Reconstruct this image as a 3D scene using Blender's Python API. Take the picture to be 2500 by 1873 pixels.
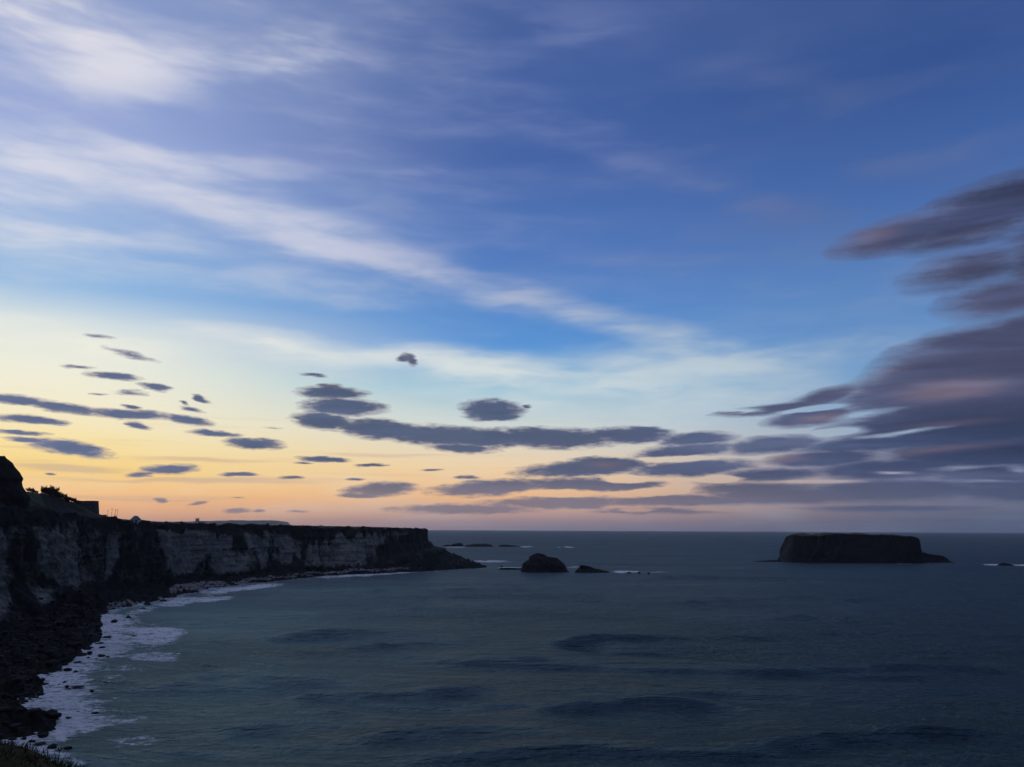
import bpy, bmesh, math, random
import numpy as np
from mathutils import Vector, Matrix

random.seed(7)
rng = np.random.default_rng(7)
for o in list(bpy.data.objects):
    bpy.data.objects.remove(o)
scn = bpy.context.scene
R = math.radians

# ------------------------------------------------------------------ camera
F, CX, CY = 2040.0, 1250.0, 936.5          # focal length and centre in photo pixels
H = 42.0                                   # eye height above the sea
PITCH = math.atan((1291 - CY) / F)
ROLL = R(0.25)
fw = np.array([0, math.cos(PITCH), math.sin(PITCH)])
rt0 = np.array([1.0, 0, 0]); up0 = np.array([0, -math.sin(PITCH), math.cos(PITCH)])
rt = math.cos(ROLL) * rt0 + math.sin(ROLL) * up0
up = -math.sin(ROLL) * rt0 + math.cos(ROLL) * up0
EYE = np.array([0, 0, H])
cam = bpy.data.cameras.new('camera')
cam.sensor_width = 36; cam.lens = 36 * F / 2500
cam.clip_start = 0.5; cam.clip_end = 80000
co = bpy.data.objects.new('camera', cam)
M = Matrix(((rt[0], up[0], -fw[0], 0), (rt[1], up[1], -fw[1], 0), (rt[2], up[2], -fw[2], H), (0, 0, 0, 1)))
co.matrix_world = M
scn.collection.objects.link(co); scn.camera = co
scn.render.resolution_x = 1024; scn.render.resolution_y = 767

def ray(px, py):
    return fw * F + rt * (px - CX) + up * (CY - py)
def on_z(px, py, z=0.0):
    d = ray(px, py); t = (z - H) / d[2]
    return EYE + d * t
def at_y(px, py, Y):
    d = ray(px, py)
    return EYE + d * (Y / d[1])
def project(P):
    q = P - EYE
    dpt = np.maximum(q @ fw, 1e-3)
    return CX + F * (q @ rt) / dpt, CY - F * (q @ up) / dpt
def azel(px, py):
    d = ray(px, py); d = d / np.linalg.norm(d)
    return math.degrees(math.atan2(d[0], d[1])), math.degrees(math.asin(d[2]))

# ------------------------------------------------------------------ colour management
scn.view_settings.view_transform = 'Standard'
scn.view_settings.look = 'None'
scn.view_settings.exposure = 0
scn.view_settings.gamma = 1
scn.view_settings.use_curve_mapping = False
scn.render.engine = 'CYCLES'
scn.cycles.volume_bounces = 1
scn.cycles.max_bounces = 6

def lin(c):
    return tuple((v / 255 / 12.92 if v <= 10 else ((v / 255 + 0.055) / 1.055) ** 2.4) for v in c)

# ------------------------------------------------------------------ node helper
class NT:
    def __init__(s, tree):
        s.t = tree; s.n = tree.nodes; s.l = tree.links
    def put(s, sock, v):
        if v is None: return
        if isinstance(v, bpy.types.NodeSocket): s.l.new(v, sock)
        else: sock.default_value = v
    def m(s, op, a, b=None, c=None, clamp=False):
        n = s.n.new('ShaderNodeMath'); n.operation = op; n.use_clamp = clamp
        s.put(n.inputs[0], a); s.put(n.inputs[1], b); s.put(n.inputs[2], c)
        return n.outputs[0]
    def vm(s, op, a, b=None, c=None):
        n = s.n.new('ShaderNodeVectorMath'); n.operation = op
        s.put(n.inputs[0], a); s.put(n.inputs[1], b)
        if op == 'SCALE': s.put(n.inputs['Scale'], c)
        elif c is not None: s.put(n.inputs[2], c)
        return n.outputs['Value'] if op in ('LENGTH', 'DOT_PRODUCT') else n.outputs[0]
    def ss(s, v, a, b, lo=0.0, hi=1.0, kind='SMOOTHSTEP'):
        n = s.n.new('ShaderNodeMapRange'); n.interpolation_type = kind
        s.put(n.inputs['Value'], v); n.inputs['From Min'].default_value = a; n.inputs['From Max'].default_value = b
        s.put(n.inputs['To Min'], lo); s.put(n.inputs['To Max'], hi)
        return n.outputs[0]
    def mix(s, f, a, b, mode='MIX'):
        n = s.n.new('ShaderNodeMix'); n.data_type = 'RGBA'; n.blend_type = mode
        s.put(n.inputs[0], f)
        for k, v in ((6, a), (7, b)):
            if isinstance(v, tuple): v = tuple(v[:3]) + (1,)
            s.put(n.inputs[k], v)
        return n.outputs[2]
    def noise(s, vec, scale, detail=4, rough=0.55, dist=0.0, dim='3D', color=False):
        n = s.n.new('ShaderNodeTexNoise'); n.noise_dimensions = dim
        s.put(n.inputs['Vector'], vec); n.inputs['Scale'].default_value = scale
        n.inputs['Detail'].default_value = detail; n.inputs['Roughness'].default_value = rough
        n.inputs['Distortion'].default_value = dist
        return n.outputs['Color'] if color else n.outputs[0]
    def mapping(s, vec, loc=(0, 0, 0), rot=(0, 0, 0), scale=(1, 1, 1), kind='POINT'):
        n = s.n.new('ShaderNodeMapping'); n.vector_type = kind
        s.put(n.inputs[0], vec); n.inputs[1].default_value = loc
        n.inputs[2].default_value = rot; n.inputs[3].default_value = scale
        return n.outputs[0]
    def ramp(s, f, stops, interp='LINEAR'):
        n = s.n.new('ShaderNodeValToRGB'); n.color_ramp.interpolation = interp
        e = n.color_ramp.elements
        while len(e) < len(stops): e.new(0.5)
        for k, (p, c) in enumerate(stops):
            e[k].position = p; e[k].color = tuple(c[:3]) + (1,)
        s.put(n.inputs[0], f)
        return n.outputs[0]
    def xyz(s, v):
        n = s.n.new('ShaderNodeSeparateXYZ'); s.put(n.inputs[0], v); return n.outputs
    def comb(s, x, y, z=0.0):
        n = s.n.new('ShaderNodeCombineXYZ'); s.put(n.inputs[0], x); s.put(n.inputs[1], y); s.put(n.inputs[2], z)
        return n.outputs[0]
    def attr(s, name):
        n = s.n.new('ShaderNodeAttribute'); n.attribute_name = name; return n.outputs['Fac']

# ------------------------------------------------------------------ sky (world): dusk gradient, high cirrus, low stratocumulus
world = bpy.data.worlds.new('World'); scn.world = world; world.use_nodes = True
world.node_tree.nodes.clear()
w = NT(world.node_tree)
tc = w.n.new('ShaderNodeTexCoord')
dx, dy, dz = w.xyz(tc.outputs['Generated'])[:3]
AZ = w.m('MULTIPLY', w.m('ARCTAN2', dx, dy), 57.29578)
EL = w.m('MULTIPLY', w.m('ARCSINE', dz), 57.29578)
SUN_AZ, SUN_EL = -62.0, 2.0

def eramp(stops):     # (elevation in degrees, sRGB) along a quarter of the sky
    f = w.m('DIVIDE', EL, 90.0, clamp=True)
    return w.ramp(f, [(e / 90.0, lin(c)) for e, c in stops])
rampL = eramp([(0, (236, 170, 132)), (1.6, (255, 192, 130)), (3.4, (255, 216, 132)), (5.2, (255, 232, 168)), (7.4, (249, 240, 208)),
               (9.6, (243, 242, 224)), (12.2, (220, 230, 230)), (14.5, (150, 188, 228)), (18, (148, 180, 224)), (24, (152, 170, 218)), (31, (136, 156, 204)), (60, (172, 184, 222)), (90, (160, 172, 216))])
rampC = eramp([(0, (140, 128, 144)), (1.0, (196, 158, 148)), (2.2, (246, 192, 140)), (4.2, (244, 214, 172)), (6.6, (218, 222, 214)),
               (9.5, (142, 192, 218)), (12.5, (88, 148, 214)), (18, (82, 124, 192)), (25, (68, 100, 166)), (34, (70, 96, 156)), (60, (130, 147, 202)), (90, (160, 172, 216))])
rampR = eramp([(0, (74, 86, 112)), (1.2, (96, 102, 126)), (3, (150, 150, 170)), (6, (140, 165, 195)), (10, (108, 152, 202)),
               (15, (92, 134, 192)), (21, (70, 106, 170)), (28, (54, 84, 146)), (35, (64, 88, 144)), (60, (100, 122, 182)), (90, (160, 172, 216))])
rampB = eramp([(0, (56, 64, 84)), (6, (70, 82, 112)), (15, (58, 74, 118)), (35, (62, 82, 138)), (60, (108, 126, 186)), (90, (160, 172, 216))])
base = w.mix(w.ss(AZ, -31, 2), rampL, rampC)
base = w.mix(w.ss(AZ, -2, 31), base, rampR)
base = w.mix(w.ss(AZ, 38, 115), base, rampB)
base = w.mix(w.ss(AZ, -85, -160), base, rampB)
nish = w.n.new('ShaderNodeTexSky'); nish.sky_type = 'NISHITA'; nish.sun_disc = False
nish.sun_elevation = R(SUN_EL); nish.sun_rotation = R(SUN_AZ)
nish.air_density = 1.0; nish.dust_density = 1.5; nish.ozone_density = 2.0
base = w.mix(0.03, base, w.mix(1.0, nish.outputs[0], (0.09, 0.09, 0.09), 'MULTIPLY'))

P = w.comb(AZ, EL, 0.0)
# wind-drawn warp of the cloud field
nw = w.noise(w.mapping(P, scale=(0.13, 0.42, 1)), 1.0, 3, 0.5, color=True)
warp = w.vm('MULTIPLY', w.vm('SUBTRACT', nw, (0.5, 0.5, 0.5)), (3.4, 1.0, 0.0))
Pw = w.vm('ADD', P, warp)
nf = w.noise(w.mapping(P, scale=(0.5, 2.6, 1)), 1.0, 4, 0.5, color=True)
warp2 = w.vm('MULTIPLY', w.vm('SUBTRACT', nf, (0.5, 0.5, 0.5)), (1.5, 0.42, 0.0))
warp2 = w.vm('SCALE', warp2, None, w.ss(AZ, 5, 22, 0.8, 0.4))
Pd = w.vm('ADD', w.vm('ADD', P, w.vm('SCALE', warp, None, 0.22)), warp2)

def blob(vec, px, py, hw, hh, rot, wgt):
    """soft ellipse in the sky; photo pixels -> azimuth / elevation; rot > 0 slopes down to the right"""
    a, e, sx, sy, ang = ellipse(px, py, hw, hh, rot)
    v = w.mapping(vec, (a, e, 0), (0, 0, ang), (sx, sy, 1), 'TEXTURE')
    g = w.n.new('ShaderNodeTexGradient'); g.gradient_type = 'SPHERICAL'
    w.l.new(v, g.inputs[0])
    return w.m('MULTIPLY', g.outputs['Fac'], wgt) if wgt != 1 else g.outputs['Fac']
def ellipse(px, py, hw, hh, rot):
    a, e = azel(px, py)
    ca, ce = math.cos(R(rot)), math.sin(R(rot))
    a1, e1 = azel(px + hw * ca, py + hw * ce)
    a2, e2 = azel(px - hh * ce, py + hh * ca)
    return a, e, math.hypot(a1 - a, e1 - e), math.hypot(a2 - a, e2 - e), math.atan2(e1 - e, a1 - a)
def field(vec, items, zone, op='MAXIMUM', k=None):
    """only the ellipses that can reach into this zone of the sky (az0, az1, el0, el1)"""
    acc = None
    for it in items:
        if zone is None: continue
        a, e, sx, sy, ang = ellipse(*it[:5])
        ex = math.hypot(sx * math.cos(ang), sy * math.sin(ang)) + 2.2; ey = math.hypot(sx * math.sin(ang), sy * math.cos(ang)) + .8
        if a + ex < zone[0] or a - ex > zone[1] or e + ey < zone[2] or e - ey > zone[3]: continue
        b = blob(vec, *it)
        acc = b if acc is None else w.m(op, acc, b, k)
    return 0.0 if acc is None else acc
def Q3(l): return [(x / 1.7696, 780 + y / 1.7696, a / 1.7696, b / 1.7696, r, k) for x, y, a, b, r, k in l]
def Q4(l): return [(1000 + x / 1.4747, 780 + y / 1.4747, a / 1.4747, b / 1.4747, r, k) for x, y, a, b, r, k in l]
def Q2(l): return [(1250 + x / 1.7696, y / 1.7696, a / 1.7696, b / 1.7696, r, k) for x, y, a, b, r, k in l]
def Q0(l): return [(x * 1.1302, y * 1.1302, a * 1.1302, b * 1.1302, r, k) for x, y, a, b, r, k in l]

# -- high cirrus, gaps of blue in it, thin veils, dark stratocumulus, last warm light on it
cir = Q0([(170, 75, 340, 130, 16, 1.6), (620, 135, 260, 75, 10, .95), (60, 330, 420, 160, 8, .55), (20, 430, 300, 110, 3, .8),
          (430, 345, 300, 36, 7, .55), (520, 450, 480, 76, 17, .75), (800, 555, 520, 62, 13, .72), (1080, 635, 400, 50, 14, 1.2),
          (1420, 722, 320, 42, 11, 1.1), (1000, 400, 420, 60, 14, .4), (1350, 560, 420, 50, 8, .4), (1750, 480, 420, 60, 10, .45), (120, 530, 380, 80, 2, .85), (80, 610, 300, 50, 0, .6), (1290, 485, 260, 36, -2, .5),
          (1310, 70, 200, 70, 2, .5), (1500, 395, 420, 40, 12, .55), (600, 745, 280, 44, 7, 1.5), (1020, 790, 320, 48, 9, 1.5),
          (1300, 850, 480, 90, 4, 1.6), (1620, 800, 440, 90, 2, 1.7), (180, 740, 460, 50, 7, .9), (1650, 600, 600, 110, 4, .35),
          (1250, 250, 700, 200, 10, .22), (1700, 200, 420, 150, 20, .25), (2050, 320, 420, 50, -16, .55), (1900, 740, 300, 60, -5, .5),
          (600, 80, 560, 170, 10, .35), (200, 200, 500, 330, 8, .3), (650, 520, 560, 170, 14, .35), (300, 480, 420, 120, 6, .15), (600, 620, 350, 50, 6, .45)])
gaps = Q0([(350, 560, 210, 28, 5, 1.), (740, 705, 320, 46, 4, 1.), (520, 268, 240, 44, 4, .9), (330, 655, 330, 36, 2, .9),
           (1450, 215, 380, 90, 6, .7), (2180, 230, 200, 130, 0, .7)])
veil = Q3([(300, 635, 420, 34, 2, .9), (1000, 610, 500, 22, 1, .6), (500, 690, 600, 18, 1, .7), (1100, 700, 600, 24, 0, .7), (1700, 590, 300, 26, 2, .5), (600, 770, 700, 16, 0, .5), (200, 560, 300, 22, 5, .4)])
lows = Q3([(490, 245, 170, 22, 6, 1), (670, 293, 92, 24, 10, 1), (70, 347, 190, 32, 6, 1), (280, 383, 240, 30, 8, 1), (560, 412, 280, 30, 3, 1), (820, 437, 140, 28, 7, 1),
           (130, 433, 220, 30, 5, 1), (90, 488, 170, 18, 4, .9), (300, 555, 250, 44, 8, 1), (110, 522, 120, 18, 4, .9), (600, 458, 72, 20, 14, .95), (570, 380, 60, 13, 6, .8),
           (868, 343, 62, 20, 24, .95), (830, 388, 80, 15, 10, .8), (800, 362, 40, 12, 20, .7), (560, 318, 110, 22, 2, .62), (430, 322, 60, 10, 4, .6), (330, 205, 110, 16, 4, .62),
           (560, 150, 170, 26, 14, .55), (430, 75, 100, 14, 8, .55), (930, 490, 150, 19, 4, 1), (1100, 535, 170, 34, 4, 1), (740, 648, 165, 32, -1, 1), (620, 670, 95, 15, 0, .9),
           (1040, 672, 120, 13, 0, .95), (1255, 686, 82, 12, 0, .9), (1400, 605, 160, 18, 3, 1), (1310, 620, 70, 9, 3, .8), (1600, 630, 95, 11, 0, .85),
           (1440, 318, 200, 42, 2, 1.1), (1490, 378, 235, 52, 2, 1.2), (1430, 290, 90, 20, 2, .9), (1400, 436, 175, 52, 4, 1.2), (1650, 475, 280, 58, 5, 1.2), (1900, 500, 330, 62, 3, 1.2),
           (1990, 560, 200, 28, 3, 1), (1770, 172, 42, 34, 30, 1.05), (1745, 165, 50, 22, -10, .9), (1365, 240, 80, 13, 5, .8), (1650, 735, 215, 44, -3, 1.05), (1560, 762, 150, 16, 0, 1),
           (685, 780, 44, 18, 0, .85), (850, 793, 50, 13, -5, .85), (1030, 826, 85, 18, 0, .9), (1120, 826, 44, 13, 0, .85), (215, 668, 40, 9, 4, .7), (1290, 830, 75, 9, 0, .75),
           (1520, 693, 60, 10, 0, .8), (1860, 650, 70, 8, 0, .75), (2020, 685, 80, 13, 0, .8), (1690, 465, 60, 10, 0, .5), (1170, 466, 60, 10, 4, .5), (1020, 767, 60, 6, 0, .6)])
lows += Q4([(300, 325, 150, 50, 2, 1.2), (300, 345, 140, 26, 0, 1.1), (430, 314, 24, 10, 0, .8), (500, 425, 330, 52, 1, 1.2), (250, 425, 300, 50, 2, 1.2), (780, 415, 230, 42, 0, 1.1), (850, 397, 140, 18, 2, .95),
            (190, 465, 170, 24, 3, 1), (1030, 428, 190, 34, -3, 1.1), (1000, 472, 260, 36, -5, 1.1), (1300, 452, 260, 42, -4, 1.1), (640, 535, 340, 40, -4, 1.15), (700, 510, 170, 24, 0, 1.),
            (300, 606, 300, 40, -4, 1.1), (620, 596, 330, 36, 0, 1.1), (820, 606, 200, 30, 0, 1.), (1010, 535, 330, 42, -3, 1.1), (1500, 500, 300, 40, -4, 1.15), (1300, 560, 300, 34, -2, 1.),
            (200, 682, 360, 26, 0, .95), (540, 660, 400, 30, -1, 1.05), (950, 652, 460, 30, 0, 1.05), (1350, 636, 480, 40, -1, 1.1), (1750, 615, 560, 62, -1, 1.1), (2150, 560, 500, 90, -2, 1.1),
            (1450, 352, 240, 42, -8, 1.1), (1320, 322, 280, 26, -7, 1.05), (1180, 335, 140, 12, -5, .8), (1900, 215, 520, 130, -15, 1.15), (2080, 265, 460, 120, -6, 1.2), (2200, 110, 420, 170, -18, 1.2),
            (1960, 425, 560, 86, -4, 1.15), (1720, 388, 340, 54, -6, 1.05), (2200, 360, 420, 130, -4, 1.1), (1500, 275, 200, 40, -14, .9), (900, 690, 400, 16, 0, .8), (1700, 680, 500, 18, 0, .8)])
lows += Q4([(2050, 150, 560, 170, -13, 1.2), (1850, 250, 480, 110, -12, 1.1), (2000, 330, 700, 130, -8, 1.0), (2100, 480, 700, 110, -3, 1.1), (1750, 540, 500, 60, -2, 1.0), (2250, 620, 600, 60, 0, .9), (1650, 450, 420, 46, -5, 1.0), (1250, 610, 420, 40, 0, .9)])
lows += Q2([(1720, 1000, 500, 100, -16, .85), (2080, 890, 520, 150, -17, 1.0), (1980, 1160, 480, 120, -14, .62), (2140, 1290, 440, 120, -10, .85), (2330, 1130, 330, 360, 0, .75), (2000, 960, 540, 140, -16, .85)])
glow = Q4([(1950, 255, 330, 60, -6, 1), (1330, 498, 160, 26, 0, 1), (1480, 355, 170, 26, -8, .9), (1900, 470, 500, 26, -6, .6), (700, 525, 120, 24, 0, .7), (1950, 375, 400, 24, -5, .5), (1700, 190, 200, 40, -14, .5), (330, 570, 130, 18, 0, .5), (1050, 615, 100, 22, 0, .7)]) + Q3([(1540, 715, 90, 24, 0, .8), (1430, 285, 80, 16, 0, .8), (1760, 165, 50, 30, 0, .6), (1480, 340, 120, 14, 0, .3)]) + Q2([(1560, 1020, 220, 60, -14, .6)])

AZn = w.ss(AZ, -34, 34, kind='LINEAR')
st1 = w.noise(w.mapping(Pw, rot=(0, 0, R(15)), scale=(0.075, 0.34, 1)), 1.0, 4, 0.55)
st2 = w.noise(w.mapping(Pw, rot=(0, 0, R(17)), scale=(0.15, 0.85, 1)), 1.0, 4, 0.5)
streak = w.ss(w.m('ADD', w.m('MULTIPLY', st1, 1.0), w.m('MULTIPLY', st2, 0.42)), 0.4, 1.02, 0.3, 1.15)
cc_low = w.ramp(AZn, [(0, lin((252, 246, 224))), (0.35, lin((230, 234, 228))), (0.7, lin((190, 206, 216))), (1, lin((140, 160, 192)))])
cc_hi = w.ramp(AZn, [(0, lin((230, 228, 234))), (0.3, lin((198, 203, 224))), (0.5, lin((142, 154, 198))), (0.66, lin((108, 124, 174))), (0.82, lin((96, 112, 154))), (1, lin((104, 116, 160)))])
ccol = w.mix(w.ss(EL, 10, 20), cc_low, cc_hi)
vn = w.noise(w.mapping(P, rot=(0, 0, R(-1)), scale=(0.07, 1.9, 1)), 1.0, 5, 0.6)
vcol = w.ramp(AZn, [(0, lin((205, 175, 150))), (0.5, lin((196, 170, 160))), (1, lin((110, 112, 140)))])
en = w.noise(w.mapping(P, rot=(0, 0, R(3)), scale=(1.0, 3.6, 1)), 1.0, 6, 0.66)
en2 = w.noise(w.mapping(P, rot=(0, 0, R(5)), scale=(0.16, 1.1, 1)), 1.0, 5, 0.58)
soft = w.ss(AZ, 8, 24)
en3 = w.noise(w.mapping(Pw, rot=(0, 0, R(-9)), scale=(0.06, 0.6, 1)), 1.0, 3, 0.5)
cover = w.m('MULTIPLY', w.ss(en2, 0.36, 0.62), w.m('MULTIPLY', w.ss(AZ, 33, 48), w.ss(EL, 48, 28)))
cover = w.m('MAXIMUM', cover, w.m('MULTIPLY', w.ss(en2, 0.38, 0.62), w.m('MULTIPLY', w.ss(AZ, -95, -130), w.ss(EL, 48, 28))))
lcol0 = w.ramp(AZn, [(0, lin((92, 108, 146))), (0.35, lin((74, 89, 119))), (0.55, lin((78, 91, 122))), (0.8, lin((66, 78, 112))), (1, lin((46, 58, 92)))])
thinc = w.ramp(AZn, [(0, lin((186, 168, 168))), (0.4, lin((150, 140, 154))), (0.7, lin((120, 122, 148))), (1, lin((92, 102, 138)))])
nb = w.m('SUBTRACT', en, 0.5)
hcol = w.ramp(AZn, [(0, lin((150, 130, 140))), (0.45, lin((124, 118, 138))), (0.75, lin((90, 102, 130))), (1, lin((74, 90, 118)))])
rifts = Q4([(1430, 322, 170, 14, -6, 1), (1580, 402, 150, 22, -5, .9), (1800, 405, 240, 15, -8, .6), (1740, 551, 130, 12, 0, .9), (2190, 545, 90, 26, 0, .8), (2100, 582, 190, 12, 0, .6), (765, 577, 100, 16, -2, 1), (1120, 573, 110, 17, -2, 1),
            (545, 626, 150, 18, -2, 1), (880, 620, 190, 26, -6, .9), (565, 690, 70, 8, 0, 1), (830, 687, 80, 8, 0, 1), (1200, 687, 260, 10, 0, 1), (1230, 330, 120, 12, -3, .7), (960, 500, 170, 14, -2, 1),
            (2000, 535, 300, 14, -3, .4), (1620, 340, 200, 16, -8, .4), (1500, 585, 200, 9, 0, .5), (2050, 690, 160, 8, 0, .8)])
mauve = w.m('MULTIPLY', w.m('MULTIPLY', w.ss(EL, 5.5, 9), w.ss(EL, 22, 14, 0.35, 1.0)), w.ss(AZ, 9, 20))
def sky_zone(zone):
    D = w.m('SUBTRACT', w.m('MULTIPLY', field(Pw, cir, zone, 'ADD'), streak), w.m('MULTIPLY', field(Pw, gaps, zone, 'ADD'), 0.6))
    D = w.m('ADD', D, w.ss(w.m('ADD', st1, w.m('MULTIPLY', w.m('SUBTRACT', st2, 0.5), 0.35)), 0.34, 0.72, 0.0, 0.42))
    sky = w.mix(w.m('MULTIPLY', w.ss(D, -0.08, 1.75), 0.95), base, ccol)
    if zone is None or zone[2] < 10:
        va = w.m('MULTIPLY', w.ss(w.m('ADD', field(Pw, veil, zone, 'ADD'), w.m('MULTIPLY', w.m('SUBTRACT', vn, 0.5), 1.7)), 0.05, 0.75), 0.6)
        sky = w.mix(w.m('MULTIPLY', va, w.ss(EL, 9, 6)), sky, vcol)
    Dl = field(Pd, lows, zone, 'SMOOTH_MAX', 0.12)
    Dl = w.m('SUBTRACT', Dl, w.m('MULTIPLY', field(Pd, rifts, zone), 0.95))
    Dn = w.m('MAXIMUM', w.m('ADD', Dl, w.m('MULTIPLY', nb, w.ss(AZ, 5, 22, 0.80, 0.24))), w.m('MULTIPLY', cover, 0.9))
    Dn = w.m('SUBTRACT', Dn, w.ss(Dl, 0.16, 0.0, 0.0, 0.6))
    Dn = w.m('ADD', Dn, w.m('MULTIPLY', w.m('MULTIPLY', w.m('SUBTRACT', en2, 0.5), 0.55), soft))
    la = w.m('ADD', w.m('MULTIPLY', w.ss(Dn, 0.04, 0.56), w.m('SUBTRACT', 1.0, soft)), w.m('MULTIPLY', w.ss(Dn, -0.10, 0.58), soft))
    la = w.m('MULTIPLY', la, w.m('MULTIPLY', w.ss(EL, 0.5, 4.0, 0.72, 0.97), w.m('SUBTRACT', 1.0, w.m('MULTIPLY', soft, w.ss(en3, 0.5, 0.75, 0.0, 0.15)))))
    lc = w.mix(w.m('MULTIPLY', w.ss(w.m('ADD', Dn, w.m('MULTIPLY', nb, 0.5)), 0.7, 0.2), 0.6), lcol0, thinc)
    lc = w.mix(w.m('MULTIPLY', mauve, 0.5), lc, lin((86, 82, 104)))
    g = field(Pd, glow, zone)
    lc = w.mix(w.m('MULTIPLY', w.ss(w.m('MULTIPLY', g, w.m('ADD', 0.35, w.m('MULTIPLY', en2, 1.3))), 0.05, 0.85), 0.62), lc, lin((124, 106, 120)))
    lc = w.mix(w.ss(en2, 0.35, 0.68, 0.0, 0.6), lc, w.mix(1.0, lc, (0.74, 0.78, 0.86), 'MULTIPLY'))
    lay = w.m('ADD', w.m('MULTIPLY', w.m('SUBTRACT', w.ss(en3, 0.3, 0.72), 0.42), w.ss(AZ, 0, 20, 0.25, 0.5)), 1.0)
    lc = w.mix(1.0, lc, w.comb(lay, lay, lay), 'MULTIPLY')
    lc = w.mix(w.ss(en, 0.3, 0.7, 0.0, 0.4), lc, w.mix(1.0, lc, (1.22, 1.18, 1.14), 'MULTIPLY'))
    lc = w.mix(w.ss(EL, 4.5, 0.5, 0.0, 0.45), lc, hcol)
    sky = w.mix(la, sky, lc)
    bg = w.n.new('ShaderNodeBackground'); w.l.new(sky, bg.inputs[0]); bg.inputs[1].default_value = 1.0
    return bg.outputs[0]
# the same sky everywhere; the split only spares each ray the clouds that are nowhere near it
def pick(f, a, b):
    n = w.n.new('ShaderNodeMixShader'); w.l.new(f, n.inputs[0]); w.l.new(a, n.inputs[1]); w.l.new(b, n.inputs[2]); return n.outputs[0]
A0, A1, E1 = -40.0, 46.0, 40.0
lowL = pick(w.m('GREATER_THAN', AZ, -10.0), sky_zone((A0, -10, -2, 14)), sky_zone((-10, 6, -2, 14)))
lowR = sky_zone((6, A1, -2, 14))
low = pick(w.m('GREATER_THAN', AZ, 6.0), lowL, lowR)
high = pick(w.m('GREATER_THAN', AZ, 6.0), sky_zone((A0, 6, 14, E1)), sky_zone((6, A1, 14, E1)))
inside = pick(w.m('GREATER_THAN', EL, 14.0), low, high)
ins = w.m('MULTIPLY', w.m('MULTIPLY', w.m('GREATER_THAN', AZ, A0), w.m('LESS_THAN', AZ, A1)), w.m('MULTIPLY', w.m('GREATER_THAN', EL, -2.0), w.m('LESS_THAN', EL, E1)))
wo = w.n.new('ShaderNodeOutputWorld'); w.l.new(pick(ins, sky_zone(None), inside), wo.inputs[0])
world.cycles.sampling_method = 'NONE'

# ------------------------------------------------------------------ sun: just at the horizon, left of the view behind the land
sd = bpy.data.lights.new('sun', 'SUN'); sd.energy = 0.12; sd.angle = R(6); sd.color = (1, .72, .48)
so = bpy.data.objects.new('sun', sd); scn.collection.objects.link(so)
sv = Vector((math.sin(R(SUN_AZ)) * math.cos(R(SUN_EL)), math.cos(R(SUN_AZ)) * math.cos(R(SUN_EL)), math.sin(R(SUN_EL))))
so.rotation_euler = (-sv).to_track_quat('-Z', 'Y').to_euler()

# ------------------------------------------------------------------ mesh + noise helpers
def _h(ix, iy, iz, seed):
    n = (ix * 374761393 + iy * 668265263 + iz * 2147483647 + seed * 1274126177) & 0xffffffff
    n = ((n ^ (n >> 13)) * 1274126177) & 0xffffffff
    n = ((n ^ (n >> 16)) * 2246822519) & 0xffffffff
    return ((n ^ (n >> 15)) & 0xffffff) / 16777215.0
def vnoise(x, y, z=0.0, seed=0):
    x, y, z = np.broadcast_arrays(np.asarray(x, float), np.asarray(y, float), np.asarray(z, float))
    fx, fy, fz = np.floor(x), np.floor(y), np.floor(z)
    ix, iy, iz = fx.astype(np.int64), fy.astype(np.int64), fz.astype(np.int64)
    u, v, t = x - fx, y - fy, z - fz
    u = u * u * (3 - 2 * u); v = v * v * (3 - 2 * v); t = t * t * (3 - 2 * t)
    r = 0
    for a in (0, 1):
        for b in (0, 1):
            for c in (0, 1):
                wgt = (u if a else 1 - u) * (v if b else 1 - v) * (t if c else 1 - t)
                r = r + wgt * _h(ix + a, iy + b, iz + c, seed)
    return r * 2 - 1
def fbm(x, y, z=0.0, o=4, seed=0, gain=0.5):
    r, a, f = 0, 1.0, 1.0
    for k in range(o):
        r = r + a * vnoise(np.asarray(x) * f, np.asarray(y) * f, np.asarray(z) * f, seed + 17 * k)
        a *= gain; f *= 2.03
    return r
def smooth(a, b, x):
    t = np.clip((x - a) / (b - a), 0, 1); return t * t * (3 - 2 * t)

col = scn.collection
def link_mesh(name, verts, faces, mat, parent=None, shade=True, attrs=None):
    me = bpy.data.meshes.new(name)
    me.from_pydata([tuple(v) for v in verts], [], faces) if not isinstance(faces, np.ndarray) else fast_mesh(me, verts, faces)
    if shade: me.polygons.foreach_set('use_smooth', np.ones(len(me.polygons), bool))
    for k, v in (attrs or {}).items():
        a = me.attributes.new(k, 'FLOAT', 'POINT'); a.data.foreach_set('value', np.ascontiguousarray(v, dtype=np.float32).ravel())
    me.update()
    if mat: me.materials.append(mat)
    o = bpy.data.objects.new(name, me); col.objects.link(o)
    if parent: o.parent = parent
    return o
def fast_mesh(me, verts, quads):
    verts = np.asarray(verts, np.float32)
    me.vertices.add(len(verts)); me.vertices.foreach_set('co', verts.ravel())
    n = len(quads); k = quads.shape[1]
    me.loops.add(n * k); me.loops.foreach_set('vertex_index', quads.astype(np.int32).ravel())
    me.polygons.add(n); me.polygons.foreach_set('loop_start', np.arange(0, n * k, k, dtype=np.int32))
    me.update(calc_edges=True)
def grid_faces(nr, nc, wrap=False):
    r = np.arange(nr - 1)[:, None]; cn = nc if wrap else nc - 1
    c = np.arange(cn)[None, :]; c2 = (c + 1) % nc
    a = r * nc + c; b = r * nc + c2; d = (r + 1) * nc + c; e = (r + 1) * nc + c2
    return np.stack([a, b, e, d], -1).reshape(-1, 4)
def tag(o, label=None, cat=None, group=None, kind=None):
    if label: o['label'] = label
    if cat: o['category'] = cat
    if group: o['group'] = group
    if kind: o['kind'] = kind
    return o
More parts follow.
